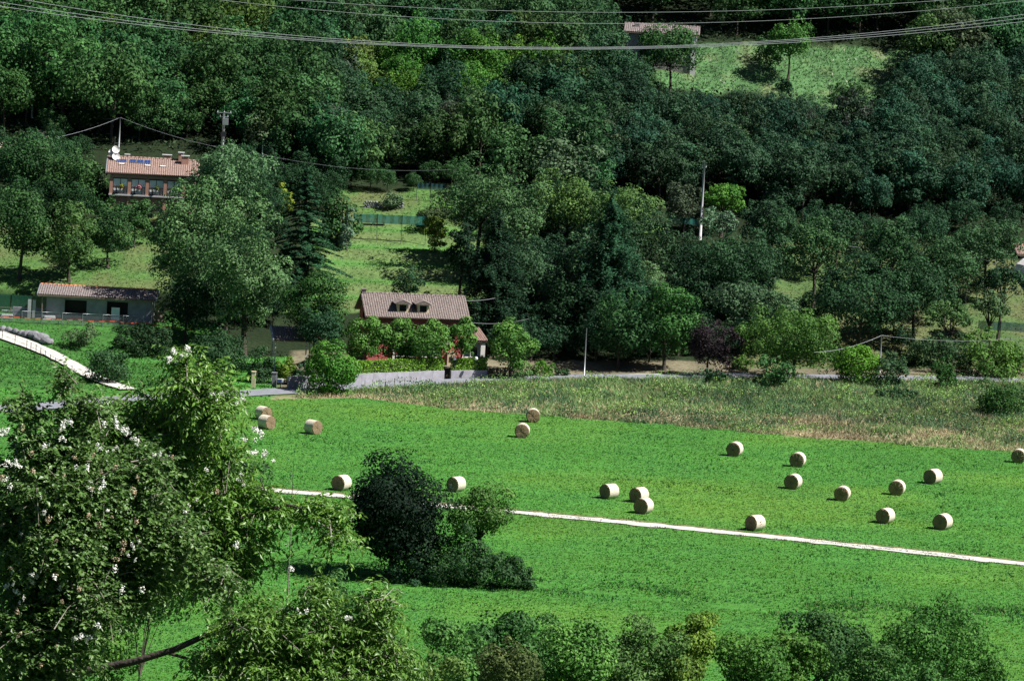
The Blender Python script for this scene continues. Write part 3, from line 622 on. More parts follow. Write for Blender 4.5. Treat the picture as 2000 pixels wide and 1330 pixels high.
# wooden pallets leaning by the shed's right gable
p = G(312, 628); pal = empty('wooden_pallet', (p.x, p.y, p.z), R(20), 'wooden pallet leaning beside the shed gable', 'pallet')
for k in range(6): MB().box(-.6+k*.2, -.46+k*.2, -.02, .02, 0, 1.15).build('slat', M['wood'], pal, (0, 0, 0), (R(-14), 0, 0))
for z_ in (.05, .52, 1.0): MB().box(-.62, .56, .021, .1, z_, z_+.1).build('bearer', M['wood'], pal, (0, 0, 0), (R(-14), 0, 0))
for k, (px, py) in enumerate(((8, 607), (12, 621), (95, 624))):
    p = G(px, py); mb = MB()
    for q in range(3): mb.hexa([(-.7+.1*q, -.25, .14*q), (.7, -.3, .14*q), (.75, .25, .14*q), (-.75, .3, .14*q), (-.66+.1*q, -.22, .14*q+.13), (.68, -.27, .14*q+.13), (.7, .22, .14*q+.13), (-.7, .27, .14*q+.13)])
    tag(mb.build('rubble_pile', M['concrete' if k else 'wood'], None, p, (0, 0, R(10*k))), ['upper heap of pale planks at the left edge', 'lower heap of pale slabs at the left edge', 'small slab heap before the upright boards'][k], 'rubble')
# tall green net fence behind the site
gf = empty('net_fence', (-58, 476.5, 0), 0, 'tall green net fence at the left edge behind the block wall', 'fence')
gxs = np.linspace(-60, -50.5, 5)
for i, x_ in enumerate(gxs):
    z_ = Tz(x_, 476.5); MB().tube([(x_+58, 0, z_-.2), (x_+58, 0, z_+2.0)], .035, 6).build('post', M['dark_metal'], gf)
    if i < 4:
        z2 = Tz(gxs[i+1], 476.5); MB().hexa([(x_+58.05, 0, z_+.05), (gxs[i+1]+57.95, 0, z2+.05), (gxs[i+1]+57.95, .01, z2+.05), (x_+58.05, .01, z_+.05), (x_+58.05, 0, z_+1.95), (gxs[i+1]+57.95, 0, z2+1.95), (gxs[i+1]+57.95, .01, z2+1.95), (x_+58.05, .01, z_+1.95)]).build('net_panel', M['net_green'], gf)

# --- stone ruin high on the hill
Pr = atY(1292, 66, 573); ru = empty('stone_house', (Pr.x, Pr.y, Tz(Pr.x, Pr.y)-.6), R(-3), 'grey stone house half hidden by trees above the clearing', 'house'); ez = Pr.z-ru.location.z
MB().box(-4.6, 4.6, .5, 6.5, -1, ez-.15).build('wall', M['rubble'], ru)
gable_roof(ru, -5.0, 5.0, 0, 7, ez, ez+.95, M['tile_old'], M['tile_old'])
for x_, z_, w_ in ((-2.6, ez-1.2, .6), (-2.2, ez-3.2, .8), (2.8, ez-1.3, .6)): window(ru, x_, z_, w_, .8, .5, 'black', 'brown', 0)
MB().box(4.0, 4.7, .35, .49, -.5, ez-.3).build('white_quoin', M['white'], ru)
MB().box(-3.6, -3.0, 2.0, 2.5, ez+.3, ez+1.15).build('chimney', M['rubble'], ru)
# --- white greenhouse tunnel and tiled house at the right edge
p = G(2018, 552); tn = empty('greenhouse_tunnel', (p.x+1.2, p.y, p.z), R(-70), 'white plastic greenhouse tunnel at the right edge', 'greenhouse')
vs = []; fs = []
for i in range(9):
    a = math.pi*i/8
    for x_ in (-4, 4): vs.append((x_, -2.3*math.cos(a), 2.6*math.sin(a)))
fs = [(2*i, 2*i+1, 2*i+3, 2*i+2) for i in range(8)] + [tuple(range(0, 18, 2))[::-1], tuple(range(1, 18, 2))]
MB().add(vs, fs, False).build('cover', M['white'], tn)
for k in range(5): MB().tube([(-4+2*k, -2.34*math.cos(math.pi*i/8), 2.64*math.sin(math.pi*i/8)) for i in range(9)], .03, 5).build('hoop', M['metal'], tn)
p = G(2010, 520); hh = empty('tiled_house', (p.x+3, p.y+6, p.z), R(5), 'orange tiled roof peeping out at the right edge', 'house')
t = atY(1985, 486, p.y+6); ez = t.z-p.z
MB().box(-4, 4, -2.6, 2.6, -1, ez-.15).build('wall', M['cream'], hh); gable_roof(hh, -4.5, 4.5, -3, 3, ez-.4, ez+.5, M['tile_new'], M['ridge'])

# ------------------------------------------------------------------ nets and garden bits on the slope
def net(label, pts, Yd, h, mat, sag=.05):
    P0 = [atY(px, py, Yd+dy) for px, py, dy in pts]; r = empty('net_fence', P0[0], 0, label, 'net fence'); o = P0[0]
    for i, a in enumerate(P0):
        z_ = Tz(a.x, a.y); MB().tube([(a.x-o.x, a.y-o.y, z_-.2-o.z), (a.x-o.x, a.y-o.y, a.z+.08-o.z)], .035, 6).build('post', M['dark_metal'], r)
        if i < len(P0)-1:
            b = P0[i+1]; m = 6; vs = []
            for k in range(m+1):
                q = a.lerp(b, k/m) - o; s_ = sag*math.sin(math.pi*k/m); vs += [(q.x, q.y+.02*(k % 2), q.z-h), (q.x, q.y+.05*(k % 2), q.z-s_)]
            MB().add(vs, [(2*k, 2*k+2, 2*k+3, 2*k+1) for k in range(m)]).build('net_panel', M[mat], r)
    return r
net('teal shade net across the top of the mown slope', [(692, 417, 0), (738, 419, 0), (786, 421, 0), (833, 423, 0)], 507, 1.05, 'net')
net('teal net beside the tall pole on the right', [(1304, 423, 0), (1337, 424, 0), (1370, 430, 0)], 512, .75, 'net')
net('dark teal net under the trees above the garden', [(815, 357, 0), (842, 358, 0), (870, 360, 0)], 520, .75, 'net_dark')
net('dark net in the shade left of the garden wall', [(620, 335, 0), (655, 338, 0)], 528, .8, 'net_dark')
net('dark green net by the olive tree at the right edge', [(1912, 626, 0), (1955, 628, 0), (2010, 632, 0)], 482, 1.0, 'net_dark')
p0 = G(712, 405); p1 = G(788, 408); sw = empty('dry_stone_wall', p0, 0, 'short dry stone wall at the edge of the garden terrace', 'wall')
for r_ in range(4):
    n = 15
    for k in range(n):
        t_ = (k+.5*(r_ % 2)+rng.uniform(-.15, .15))/n; q = p0.lerp(p1, t_)-p0; zz = Tz(q.x+p0.x, q.y+p0.y)-p0.z
        MB().ball((0, 0, 0), .2, 6, 4, (rng.uniform(.8, 1.25), .8, rng.uniform(.55, .75))).build('stone', M['stone'], sw, (q.x, q.y, zz+.06+r_*.2), (0, 0, rng.uniform(0, 3)))
p = G(728, 440); tb = empty('garden_bench', p, R(3), 'long low wooden bench below the teal net', 'bench')
for k in range(2): MB().box(-1.6, 1.6, -.22+k*.23, -.01+k*.23, .42, .47).build('plank', M['wood'], tb)
for x_ in (-1.3, 0, 1.3): MB().box(x_-.05, x_+.05, -.15, .15, -.15, .419).build('leg', M['wood'], tb)
# boulders edging the driveway
for k, (px, py, sz) in enumerate(((6, 646, .50), (18, 649, .46), (30, 652, .48), (42, 655, .50), (53, 658, .62), (66, 661, .72), (79, 666, .74), (91, 672, .60))):
    p = G(px, py); mb = MB(); mb.ball((0, 0, 0), sz, 10, 7, (1.25, .8, .75))
    mb.v = [tuple(np.array(v)*(1+.3*(noise(np.array([v[0]*3+k*5]), np.array([v[1]*3+v[2]*2.3]), 1, 20)[0]-.5)*1.6)) for v in mb.v]; mb.sm = [False]*len(mb.sm)
    tag(mb.build('boulder', M['stone'], None, (p.x, p.y, p.z+sz*.45), (0, 0, rng.uniform(0, 3))), 'pale grey boulder, %s in the row edging the driveway' % ['first from the left edge', 'second from the left edge', 'third from the left edge', 'fourth from the left edge', 'fourth from the right end', 'third from the right end', 'second from the right end', 'last at the right end'][k], 'boulder', 'boulders edging the driveway')
# thin rail fence along the driveway
P0 = [G(px, py) for px, py in ((4, 664), (29, 674), (52, 684), (60, 688), (70, 692), (79, 698), (88, 704), (98, 712), (108, 718), (124, 726), (140, 734))]
df = empty('rail_fence', P0[0], 0, 'thin black post and wire fence along the pale driveway', 'fence')
for i, a in enumerate(P0):
    q = a-P0[0]; MB().box(q.x-.03, q.x+.03, q.y-.03, q.y+.03, q.z-.2, q.z+1.05).build('post', M['dark_metal'], df)
    if i: 
        for hz in (.55, .98): b = P0[i-1]-P0[0]; MB().tube([(b.x, b.y, b.z+hz), (q.x, q.y, q.z+hz)], .015, 4).build('rail', M['dark_metal'], df)
P0 = [G(px, py) for px, py in ((712, 762), (727, 760), (740, 759), (752, 764), (770, 757), (790, 756), (812, 755))]
df = empty('wire_fence', P0[0], 0, 'rusty low wire fence on thin posts along the road', 'fence')
for i, a in enumerate(P0):
    q = a-P0[0]; w_ = .06 if i == 3 else .025; MB().box(q.x-w_, q.x+w_, q.y-w_, q.y+w_, q.z-.2, q.z+1.0).build('post', M['wood'], df)
    if i: b = P0[i-1]-P0[0]; MB().tube([(b.x, b.y, b.z+.75), (q.x, q.y, q.z+.75)], .012, 4).build('wire', M['wood'], df)

# ------------------------------------------------------------------ hay bales
def bale(px, py, yaw, label, by=None):
    g_ = G(px - (13*.056), py+13); s_ = rng.uniform(.97, 1.04); r_, L = .67*s_, .60*s_
    o = empty('hay_bale', (g_.x, g_.y, g_.z+r_*.93), -R(yaw), label, 'hay bale', 'round hay bales on the meadow')
    def cyl(r, l, bevel, seg=40, jit=.012):
        prof = [(0, -l), (r*.5, -l-.01), (r-bevel, -l), (r, -l+bevel)] + [(r, -l+bevel+(2*l-2*bevel)*i/6) for i in range(1, 7)] + [(r-bevel, l), (r*.5, l+.01), (0, l)]
        vs = []; n = len(prof)
        for q, (a, b) in enumerate(prof):
            for k in range(seg):
                th = 2*math.pi*k/seg; e = jit*rng.standard_normal()
                flat = 1.0 if math.sin(th) > -.9 else .96
                vs.append(((a+e*(a > .05))*math.cos(th), b+e*.8, (a+e*(a > .05))*math.sin(th)*flat))
        m_ = MB(); m_.add(vs, [(q*seg+k, q*seg+(k+1) % seg, (q+1)*seg+(k+1) % seg, (q+1)*seg+k) for q in range(n-1) for k in range(seg)], False); return m_
    cyl(r_-.012, L, .05).build('straw_core', M['straw_end'], o)
    vs = []; seg = 40
    for q in range(9):
        for k in range(seg): th = 2*math.pi*k/seg; rr = r_+.012*rng.random()+.004; vs.append((rr*math.cos(th), -L*.94+L*1.88*q/8+.012*rng.standard_normal(), rr*math.sin(th)))
    MB().add(vs, [(q*seg+k, q*seg+(k+1) % seg, (q+1)*seg+(k+1) % seg, (q+1)*seg+k) for q in range(8) for k in range(seg)], True).build('net_wrap', M['wrap'], o)
    return o
def strawend():
    m, nt, b = newmat('rolled_straw'); tc = nd(nt, 'ShaderNodeTexCoord')
    wv = nd(nt, 'ShaderNodeTexWave', Scale=5.0, Distortion=6.0, Detail=3.0); wv.wave_type = 'RINGS'; wv.rings_direction = 'Y'
    nt.links.new(tc.outputs['Object'], wv.inputs['Vector']); nz = nd(nt, 'ShaderNodeTexNoise', Scale=16., Detail=6.); nt.links.new(tc.outputs['Object'], nz.inputs['Vector'])
    ad = nd(nt, 'ShaderNodeMath', operation='MULTIPLY'); nt.links.new(wv.outputs['Fac'], ad.inputs[0]); nt.links.new(nz.outputs['Fac'], ad.inputs[1])
    cr = nd(nt, 'ShaderNodeValToRGB'); cr.color_ramp.elements[0].color = (.13, .085, .045, 1); cr.color_ramp.elements[1].color = (.42, .31, .19, 1); cr.color_ramp.elements[1].position = .7
    nt.links.new(ad.outputs[0], cr.inputs[0]); nt.links.new(cr.outputs[0], b.inputs['Base Color']); b.inputs['Roughness'].default_value = .95
    bp = nd(nt, 'ShaderNodeBump', Strength=.8, Distance=.05); nt.links.new(ad.outputs[0], bp.inputs['Height']); nt.links.new(bp.outputs[0], b.inputs['Normal']); return m
M['straw_end'] = strawend()
for a in ((515, 806, -42, 'farther bale of the close pair left of the lone bale, by the road bend'), (521, 824, -48, 'nearer bale of the close pair at the far left of the meadow'), (612, 834, -46, 'lone hay bale with a sunlit straw end at the far left of the meadow'),
          (1041, 811, -2, 'smallest hay bale, farthest of all against the weeds'), (1020, 841, 3, 'hay bale just in front of the farthest one, straw end facing us'), (1435, 877, 18, 'hay bale alone in the far middle of the meadow'),
          (1558, 898, 14, 'upper bale of the two in line right of the far middle bale'), (1990, 890, 14, 'hay bale cut by the right edge near the dry weeds'), (1822, 931, 36, 'hay bale with a wide pale side below the right weeds'),
          (1549, 941, 22, 'lower bale of the two in line, straw end nearly facing us'), (1752, 953, 14, 'hay bale in the right group between its upper right and its lower left neighbour'), (1645, 964, 14, 'leftmost bale of the right hand group, dark round end'),
          (1190, 960, 46, 'hay bale left of the touching pair, pale side turned right'), (1248, 967, 38, 'farther bale of the touching pair above the track'), (1257, 989, 28, 'nearer bale of the touching pair above the track'),
          (1475, 1022, 44, 'largest hay bale, nearest the gravel track'), (1729, 1008, 30, 'front left bale of the two nearest at the right'), (1841, 1020, 30, 'front right bale of the two nearest at the right'),
          (667, 944, 30, 'hay bale half hidden by the dark tree beside the track'), (891, 946, 36, 'hay bale behind the small green tree above the track')):
    bale(*a)

# ------------------------------------------------------------------ poles and cables
def pole(px, py0, py1, label, rad=.12, Yd=None, mat='concrete', arms=(), extra=None, name='utility_pole'):
    b = G(px-(py1-py0)*.056, py1) if Yd is None else atY(px-(py1-py0)*.056, py1, Yd)
    t = atY(px, py0, b.y); z0 = Tz(b.x, b.y); h = t.z - z0
    r = empty(name, (b.x, b.y, z0), 0, label, 'pole'); tx = t.x-b.x
    MB().tube([(0, 0, -.3), (tx, 0, h)], [rad, rad*.65], 8).build('shaft', M[mat], r)
    for dz, w_ in arms:
        xa = tx*(h-dz)/h
        a = MB().box(xa-w_/2, xa+w_/2, -.05, .05, h-dz-.05, h-dz+.05).build('crossarm', M['metal'], r)
        for k in (-.45, 0, .45): MB().tube([(xa+k*w_, 0, h-dz+.05), (xa+k*w_, 0, h-dz+.3)], [.05, .035], 6).build('insulator', M['concrete'], a)
    if extra: extra(r, tx, h)
    return r, Vector((b.x+tx, b.y, z0+h))
def transf(r, tx, h):
    MB().box(tx*.72-.1, tx*.72+.55, -.55, -.12, h-1.5, h-.75).build('transformer', M['metal'], r); MB().box(tx*.6-.25, tx*.6+.35, -.3, -.12, h-2.9, h-2.3).build('switch_box', M['dark_metal'], r)
    MB().tube([(tx*.5+.1, -.1, h-3.6), (tx*.6+.5, -.2, h-3.0)], .03, 5).build('brace', M['metal'], r)
p437, t437 = pole(438, 219, 300, 'tall pole with crossarms and transformer above the hill house', .2, 513, 'concrete', ((.1, 1.7), (.6, 1.0)), transf)
p65, t65 = pole(67, 144, 215, 'short pale pole with one crossarm in the wood at far left', .15, 537, 'concrete', ((.1, 1.3),))
p235, t235 = pole(235, 230, 270, 'slim pole tip carrying wires behind the hill house', .09, 526)
p513, t513 = pole(513, 285, 395, 'slim grey pole beside the cypress', .09, 516, 'concrete')
p1375, t1375 = pole(1376, 315, 445, 'tall pale grey pole beside the right teal net', .17, 512, 'concrete', ((.75, .5),))
p1421, t1421 = pole(1420, 441, 468, 'short wooden pole right of the tall grey pole', .12, 505, 'wood')
p1890, t1890 = pole(1891, 497, 592, 'thin wooden pole above the olive trees at right', .08, None, 'wood')
p1720, t1720 = pole(1722, 655, 732, 'thin grey pole beside the bright laurel bush', .09, 467, 'concrete')
p1145, t1145 = pole(1146, 641, 748, 'thin pole under the dark trees right of the farmhouse', .07, 462, 'metal')
p1412, t1412 = pole(1411, 97, 136, 'very thin post standing in the high clearing', .04, None, 'dark_metal')
def cable(label, A, B, sag, rad=.02, group=None, n=24, name='power_cable', mat='cable'):
    A = Vector(A); B = Vector(B); pts = []
    for i in range(n+1):
        t = i/n; p = A.lerp(B, t); p.z -= sag*4*t*(1-t); pts.append(p-A)
    o = MB().tube(pts, rad, 5).build(name, M[mat], None, A); return tag(o, label, 'cable', group)
def fit_cable(label, pL, pM, pR, Yd, rad, group, y2=None):
    """catenary through three seen points, carried on past both frame edges"""
    a, m, b = (atY(*q, Yd) for q in (pL, pM, pR))
    cf = np.polyfit([a.x, m.x, b.x], [a.z, m.z, b.z], 2); xs = np.linspace(a.x*1.5, b.x*1.5, 40)
    o0 = Vector((xs[0], Yd, float(np.polyval(cf, xs[0]))))
    o = MB().tube([Vector((x_, Yd, float(np.polyval(cf, x_))))-o0 for x_ in xs], rad, 5).build('power_cable', M['cable'], None, o0)
    return tag(o, label, 'cable', group)
gr = 'power cables spanning the valley'
fit_cable('highest strand of the three close power cables on the left', (0, -8), (1030, 93), (2000, 29), 190, .0105, gr)
fit_cable('middle strand of the three close power cables on the left', (0, 5), (1030, 95), (2000, 36), 188, .0105, gr)
fit_cable('lowest strand of the three close power cables on the left', (0, 13), (1060, 97), (2000, 43), 186, .0105, gr)
fit_cable('uppermost thin cable crossing the wood near the top', (300, -25), (1200, 25), (2000, -12), 330, .013, gr)
fit_cable('second thin cable crossing the wood near the top', (300, -16), (1200, 47), (2000, 2), 330, .013, gr)
lg = 'thin local wires strung between poles'
cable('wire dipping from the slim pole to the left edge', t235, atY(70, 275, 520), .4, .016, lg); cable('wire from the slim pole up left into the trees', t235, atY(110, 215, 545), .6, .016, lg)
cable('wire from the slim pole down to the cypress pole', t235, atY(512, 302, 516), .6, .016, lg); cable('wire from the cypress pole across the garden trees', atY(512, 302, 516), atY(890, 331, 500), .8, .016, lg)
cable('wire running right from the short wooden pole', t1421, t1890, .7, .016, lg); cable('wire from the thin pole to the right edge', t1890, atY(2060, 537, 478), .3, .016, lg)
cable('wire entering the tree left of the laurel pole', t1720, atY(1590, 688, 455), .4, .016, lg); cable('wire from the laurel pole to the right edge', t1720, atY(2060, 651, 468), .7, .016, lg)
cable('lower wire from the farmhouse eave to the trees', atY(914, 629, 460), atY(1035, 622, 462), .35, .016, lg); cable('upper wire from the farmhouse roof to the trees', atY(908, 587, 464), atY(968, 582, 466), .12, .016, lg)
# ------------------------------------------------------------------ foliage builders
def unit(v): return v/np.maximum(np.linalg.norm(v, axis=1, keepdims=True), 1e-6)
def leaf_quads(P, N, size, asp=.62, jit=.35):
    """one pointed quad per leaf at P facing N"""
    n = len(P); t = unit(np.cross(N, rng.normal(0, 1, (n, 3)))); b = np.cross(N, t)
    s = (size*rng.uniform(1-jit, 1+jit, n))[:, None]
    t = t*s*.5; b = b*s*.5*asp
    return np.stack([P-t, P+b, P+t+N*s*.05, P-b], 1).reshape(-1, 3)
def crown_round(W, D, H, leaf, k=7.0, clump=.30, nclump=None, low=-.75, fuzz=.32, top=0., gap=.0, up=.12, neat=False):
    """clumps of leaves over an uneven ellipsoid, base at z = 0"""
    nc = nclump or int(np.clip(22 + W*H*.7, 22, 90))
    d = unit(rng.normal(0, 1, (nc*3, 3))); d = d[d[:, 2] > low][:nc]; nc = len(d)
    ax = unit(rng.normal(0, 1, (7, 3))); aw = rng.uniform(-.30, .24, 7); lobe = 1 + np.sum(np.clip(d @ ax.T-.25, 0, 1)*aw[None]*1.6, 1)   # uneven outline
    rad = (rng.uniform(.58, .80, nc) if neat else rng.uniform(.45, 1.0, nc)*np.clip(lobe, .6, 1.25))[:, None]
    cen = d*rad*np.array([W/2, D/2, H/2]); cen[:, :2] *= (1-top*cen[:, 2:]/(H/2))
    cr = clump*.72*min(W, H)*rng.uniform(.4, 1.25, nc)*(1-.25*np.abs(d[:, 2]))
    cen[:, 2] += H/2
    leaf = leaf*1.08; n = int(k*1.12*W*H/leaf**2)
    w = cr**2; ci = rng.choice(nc, n, p=w/w.sum())
    dd = unit(rng.normal(0, 1, (n, 3)) + d[ci]*.55 + np.array([0, 0, .25]))
    r = cr[ci]*(1-np.abs(rng.normal(0, .22, n)))
    P = cen[ci] + dd*r[:, None]*np.array([1, 1, .85])
    N = unit(dd + rng.normal(0, fuzz, (n, 3)) + np.array([0, 0, up]))
    ni = int(n*.24); q = unit(rng.normal(0, 1, (ni, 3)))*(rng.random((ni, 1))**.4)*np.array([W/2, D/2, H/2])*.72; q[:, :2] *= (1-top*q[:, 2:]/(H/2)); q[:, 2] += H/2   # inner leaves
    P = np.concatenate([P, q]); N = np.concatenate([N, unit(rng.normal(0, 1, (ni, 3))+np.array([0, 0, .6]))]); ci = np.concatenate([ci, rng.integers(0, nc, ni)])
    keep = P[:, 2] > -.02*H
    if gap > 0: keep &= noise(P[:, 0]+P[:, 2]*.7, P[:, 1]+P[:, 2]*.9, .9, 33) > gap
    P, N = P[keep], N[keep]; ci = ci[keep]
    lv = np.clip(rng.random(len(P))*.5 + (rng.random(nc)*.5)[ci], 0, 1)
    return leaf_quads(P, N, leaf), np.repeat(lv, 4), cen
def crown_cedar(W, H, leaf, tiers=15, k=1.0, point=1.0, droop=.25, up=.1, jit=.05):
    """flat layered sprays around a straight stem"""
    Ps = []; Ns = []
    for i in range(tiers):
        t = (i+.3)/tiers; z = H*(.06+.92*t); Lr = W/2*(1-t**(1.15*point))*rng.uniform(.85, 1.1)+.25
        nb = rng.integers(6, 9)
        for b in range(nb):
            a = 2*math.pi*(b+rng.uniform(-.3, .3))/nb + i*1.3; L = Lr*rng.uniform(.65, 1.12); n = int(k*60*L/leaf*.35)
            u = rng.random(n)**.7; wd = (.10+.26*L*(1-u)*u*2.2); v = rng.normal(0, 1, n)*wd*.6
            x = np.cos(a)*u*L - np.sin(a)*v; y = np.sin(a)*u*L + np.cos(a)*v
            zz = z + up*L*u - droop*L*u**2 - .12*np.abs(v) + rng.normal(0, jit, n) + rng.normal(0, jit*2)
            Ps.append(np.stack([x, y, zz], 1)); Ns.append(unit(np.stack([np.cos(a)*.25+rng.normal(0, .3, n), np.sin(a)*.25+rng.normal(0, .3, n), np.ones(n)], 1)))
    P = np.concatenate(Ps); N = np.concatenate(Ns)
    return leaf_quads(P, N, leaf, .45), np.repeat(rng.random(len(P)), 4), np.array([[0, 0, H*.5]])
def crown_column(W, H, leaf, k=9):
    n = int(k*W*H/leaf**2); t = rng.random(n); a = rng.uniform(0, 2*math.pi, n); r = W/2*np.sin(math.pi*np.clip(t*.93+.07, 0, 1))**.55*(1-.25*rng.random(n)**2)
    P = np.stack([np.cos(a)*r, np.sin(a)*r, t*H], 1); N = unit(np.stack([np.cos(a), np.sin(a), .3+0*a], 1)+rng.normal(0, .5, (n, 3)))
    return leaf_quads(P, N, leaf, .5), np.repeat(rng.random(n), 4), np.array([[0, 0, H/2]])
def trunk_mesh(h, rad, cens=(), zc=0., limbs=6, lean=0.):
    mb = MB(); top = h; pts = []
    for i in range(6):
        t = i/5; pts.append((lean*t + .06*h*math.sin(3*t+rad*9)*.4, .03*h*math.sin(5*t), -.3+(top+.3)*t))
    mb.tube(pts, [rad*(1.35 if i == 0 else 1-.12*i) for i in range(6)], 8)
    cens = list(cens)
    if len(cens):
        for q in rng.choice(len(cens), min(limbs, len(cens)), replace=False):
            c = np.array(cens[q]) + [0, 0, zc]; s = np.array(pts[3 if c[2] < h*1.2 else 5], float); m = (s+c)/2 + [0, 0, .12*np.linalg.norm(c-s)*.5]
            mb.tube([s, m, c], [rad*.5, rad*.3, rad*.1], 5)
    return mb.mesh('trunk')
def tone(c): return (c[0]*.84, c[1]*1.08, c[2]*.92)
def add_tree(name, label, loc, W, H, z0, kind, col, leaf=.30, cat='tree', group=None, k=7., clump=.30, bark='bark', leafmat_='leaf', trunk_r=None, **kw):
    root = empty(name, loc, rng.uniform(0, 6.28), label, cat, group)
    if kind == 'cedar': V, lv, cen = crown_cedar(W, H, leaf, **kw)
    elif kind == 'column': V, lv, cen = crown_column(W, H, leaf, k)
    else: V, lv, cen = crown_round(W, W*rng.uniform(.85, 1.05), H, leaf, k, clump, **kw)
    c = link('crown' if cat == 'tree' else 'foliage', np_mesh('crown', V, 4, {'lv': lv}), M[leafmat_], root, (0, 0, z0)); c.color = (*tone(col), 1)
    if kind in ('cedar', 'column'): th = z0 + H*.93
    else: th = z0 + H*(.55 if cat == 'tree' else .4)
    r_ = trunk_r or max(.05, .022*(z0+H))
    t = link('trunk' if cat == 'tree' else 'stem', trunk_mesh(th, r_, cen*.8 if kind not in ('cedar', 'column') else (), z0, 6), M[bark], root)
    return root
def plant(name, label, cx, cy, w, h, Yd=None, by=None, kind='round', col=(.05, .1, .03), **kw):
    """cx,cy,w,h = the crown's box in the photograph, placed at its real distance"""
    if Yd is None: Yd = G(cx-(by-cy)*.056, by).y
    c = atY(cx, cy, Yd); s = FPX/(Yd*1.006); W = w*1.08/s; H = h*1.1/s; zg = Tz(c.x, c.y)
    z0 = max(c.z-H*.53-zg, 0)
    if kw.get('cat') == 'bush' and z0 < 3.5: top_ = c.z+H*.5-zg; H = top_*1.25; z0 = top_-H
    return add_tree(name, label, (c.x, c.y, zg), W, H, z0, kind, col, **kw)
DK = (.030, .062, .030); MID = (.055, .110, .036); BLUE = (.038, .075, .045); BRI = (.085, .205, .030); YEL = (.14, .20, .035); OLV = (.11, .16, .10); GRY = (.085, .125, .075); PUR = (.055, .030, .045); BLK = (.016, .032, .018); GRN = (.06, .15, .032)
BUSH = dict(cat='bush')
# trees in front of and beside the farmhouse
PG = 'clipped round trees before the farmhouse'
for cx, cy, w, h, Yd, lab in ((717, 668, 88, 92, 455.2, 'leftmost round clipped tree before the farmhouse'), (784, 664, 74, 84, 456.4, 'second round clipped tree, overlapped by its right neighbour'), (838, 666, 96, 86, 455.6, 'middle round clipped tree below the right dormer'), (903, 662, 64, 84, 457, 'narrow round clipped tree at the farmhouse right corner'), (1000, 686, 98, 100, 459, 'round clipped tree standing right of the annex')):
    plant('linden_tree', lab, cx, cy-2, w*.95, h*1.08, Yd, col=(.10, .185, .046), leaf=.24, k=9, clump=.28, group=PG, trunk_r=.13, neat=True)
plant('laurel_bush', 'big rounded bright green bush by the road bend', 644, 721, 100, 112, 441, col=(.085, .19, .034), leaf=.24, k=9, clump=.30, neat=True, **BUSH)
plant('hornbeam_tree', 'dense dark green tree left of the farmhouse roof', 618, 598, 120, 150, 458, col=(.045, .095, .03), leaf=.26, clump=.30, k=8, neat=True)
plant('laurel_tree', 'blue-green bushy tree in front of the farmhouse gable', 630, 640, 90, 80, 455, col=(.035, .075, .042), leaf=.24)
plant('forsythia_bush', 'yellow-green shrub behind the letter box', 562, 708, 42, 42, 447, col=(.12, .16, .028), leaf=.2, **BUSH)
plant('garden_bush', 'dark shrub behind the gate', 510, 706, 60, 46, 447, col=(.04, .075, .035), leaf=.2, **BUSH)
plant('garden_bush', 'low grey shrub between letter box and big bush', 592, 725, 36, 28, 446.4, col=(.06, .10, .06), leaf=.18, **BUSH)
plant('rose_bush', 'pale flowering shrub at the right end of the hedges', 1020, 740, 44, 36, 456, col=(.11, .17, .07), leaf=.18, **BUSH)
plant('privet_bush', 'bright green rounded hedge bush right of the hedges', 1060, 728, 44, 44, 461, col=(.085, .18, .028), leaf=.18, **BUSH)
plant('garden_bush', 'dark green bush beside the bright hedge bush', 1095, 735, 40, 34, 462, col=(.035, .07, .03), leaf=.2, **BUSH)
# big trees left of the farmhouse
plant('poplar_tree', 'tall grey-green tree below the hill house, left of a pair', 372, 500, 135, 275, 474, col=(.095, .155, .068), leaf=.30, clump=.30, k=6.5)
plant('poplar_tree', 'tall grey-green tree, right of a pair beside the cedar', 482, 535, 145, 265, 466, col=(.105, .165, .075), leaf=.30, clump=.28, k=6.5)
plant('maple_tree', 'dark drooping tree between the shed and the pair of tall trees', 366, 588, 92, 110, 468, col=(.028, .055, .028), leaf=.28, gap=.25)
plant('cedar_tree', 'dark layered cedar above the farmhouse', 597, 432, 165, 215, 488, kind='cedar', col=(.034, .078, .045), leaf=.34, tiers=20, k=2.6)
plant('walnut_tree', 'grey-green walnut hiding the right end of the hill house', 440, 345, 148, 124, 498.5, col=(.105, .170, .088), leaf=.28, k=8)
plant('ivy_tree', 'small ivy-covered tree beside the hill house', 468, 385, 70, 70, 500, col=(.06, .11, .04), leaf=.26)
plant('cypress_tree', 'narrow dark cypress beside the slim pole', 527, 335, 26, 72, 517, kind='column', col=(.024, .048, .03), leaf=.22)
plant('yellow_bush', 'yellow-green shrub above the cedar top', 553, 372, 30, 26, 509, col=(.22, .24, .04), leaf=.2, **BUSH)
plant('fig_bush', 'large-leaved dark bush left of the olive shrub', 660, 398, 72, 52, 505, col=(.05, .10, .04), leaf=.34, **BUSH)
plant('olive_bush', 'silver olive shrub at the left end of the teal net', 679, 428, 30, 46, 503.5, col=(.17, .22, .17), leaf=.18, **BUSH)
plant('citrus_bush', 'yellow-green shrub at the right end of the teal net', 852, 432, 46, 44, 504, col=(.13, .16, .035), leaf=.2, **BUSH)
plant('garden_bush', 'shrub with reddish tinge above the teal net right end', 845, 405, 60, 30, 511, col=(.06, .075, .035), leaf=.22, **BUSH)
plant('sloe_tree', 'small blue-green tree on the mown slope behind the farmhouse', 794, 551, 58, 52, 480, col=(.045, .085, .045), leaf=.2, cat='tree')
plant('garden_bush', 'pale grey-green shrub over the dry stone wall', 770, 383, 40, 20, 517, col=(.10, .14, .08), leaf=.2, **BUSH)
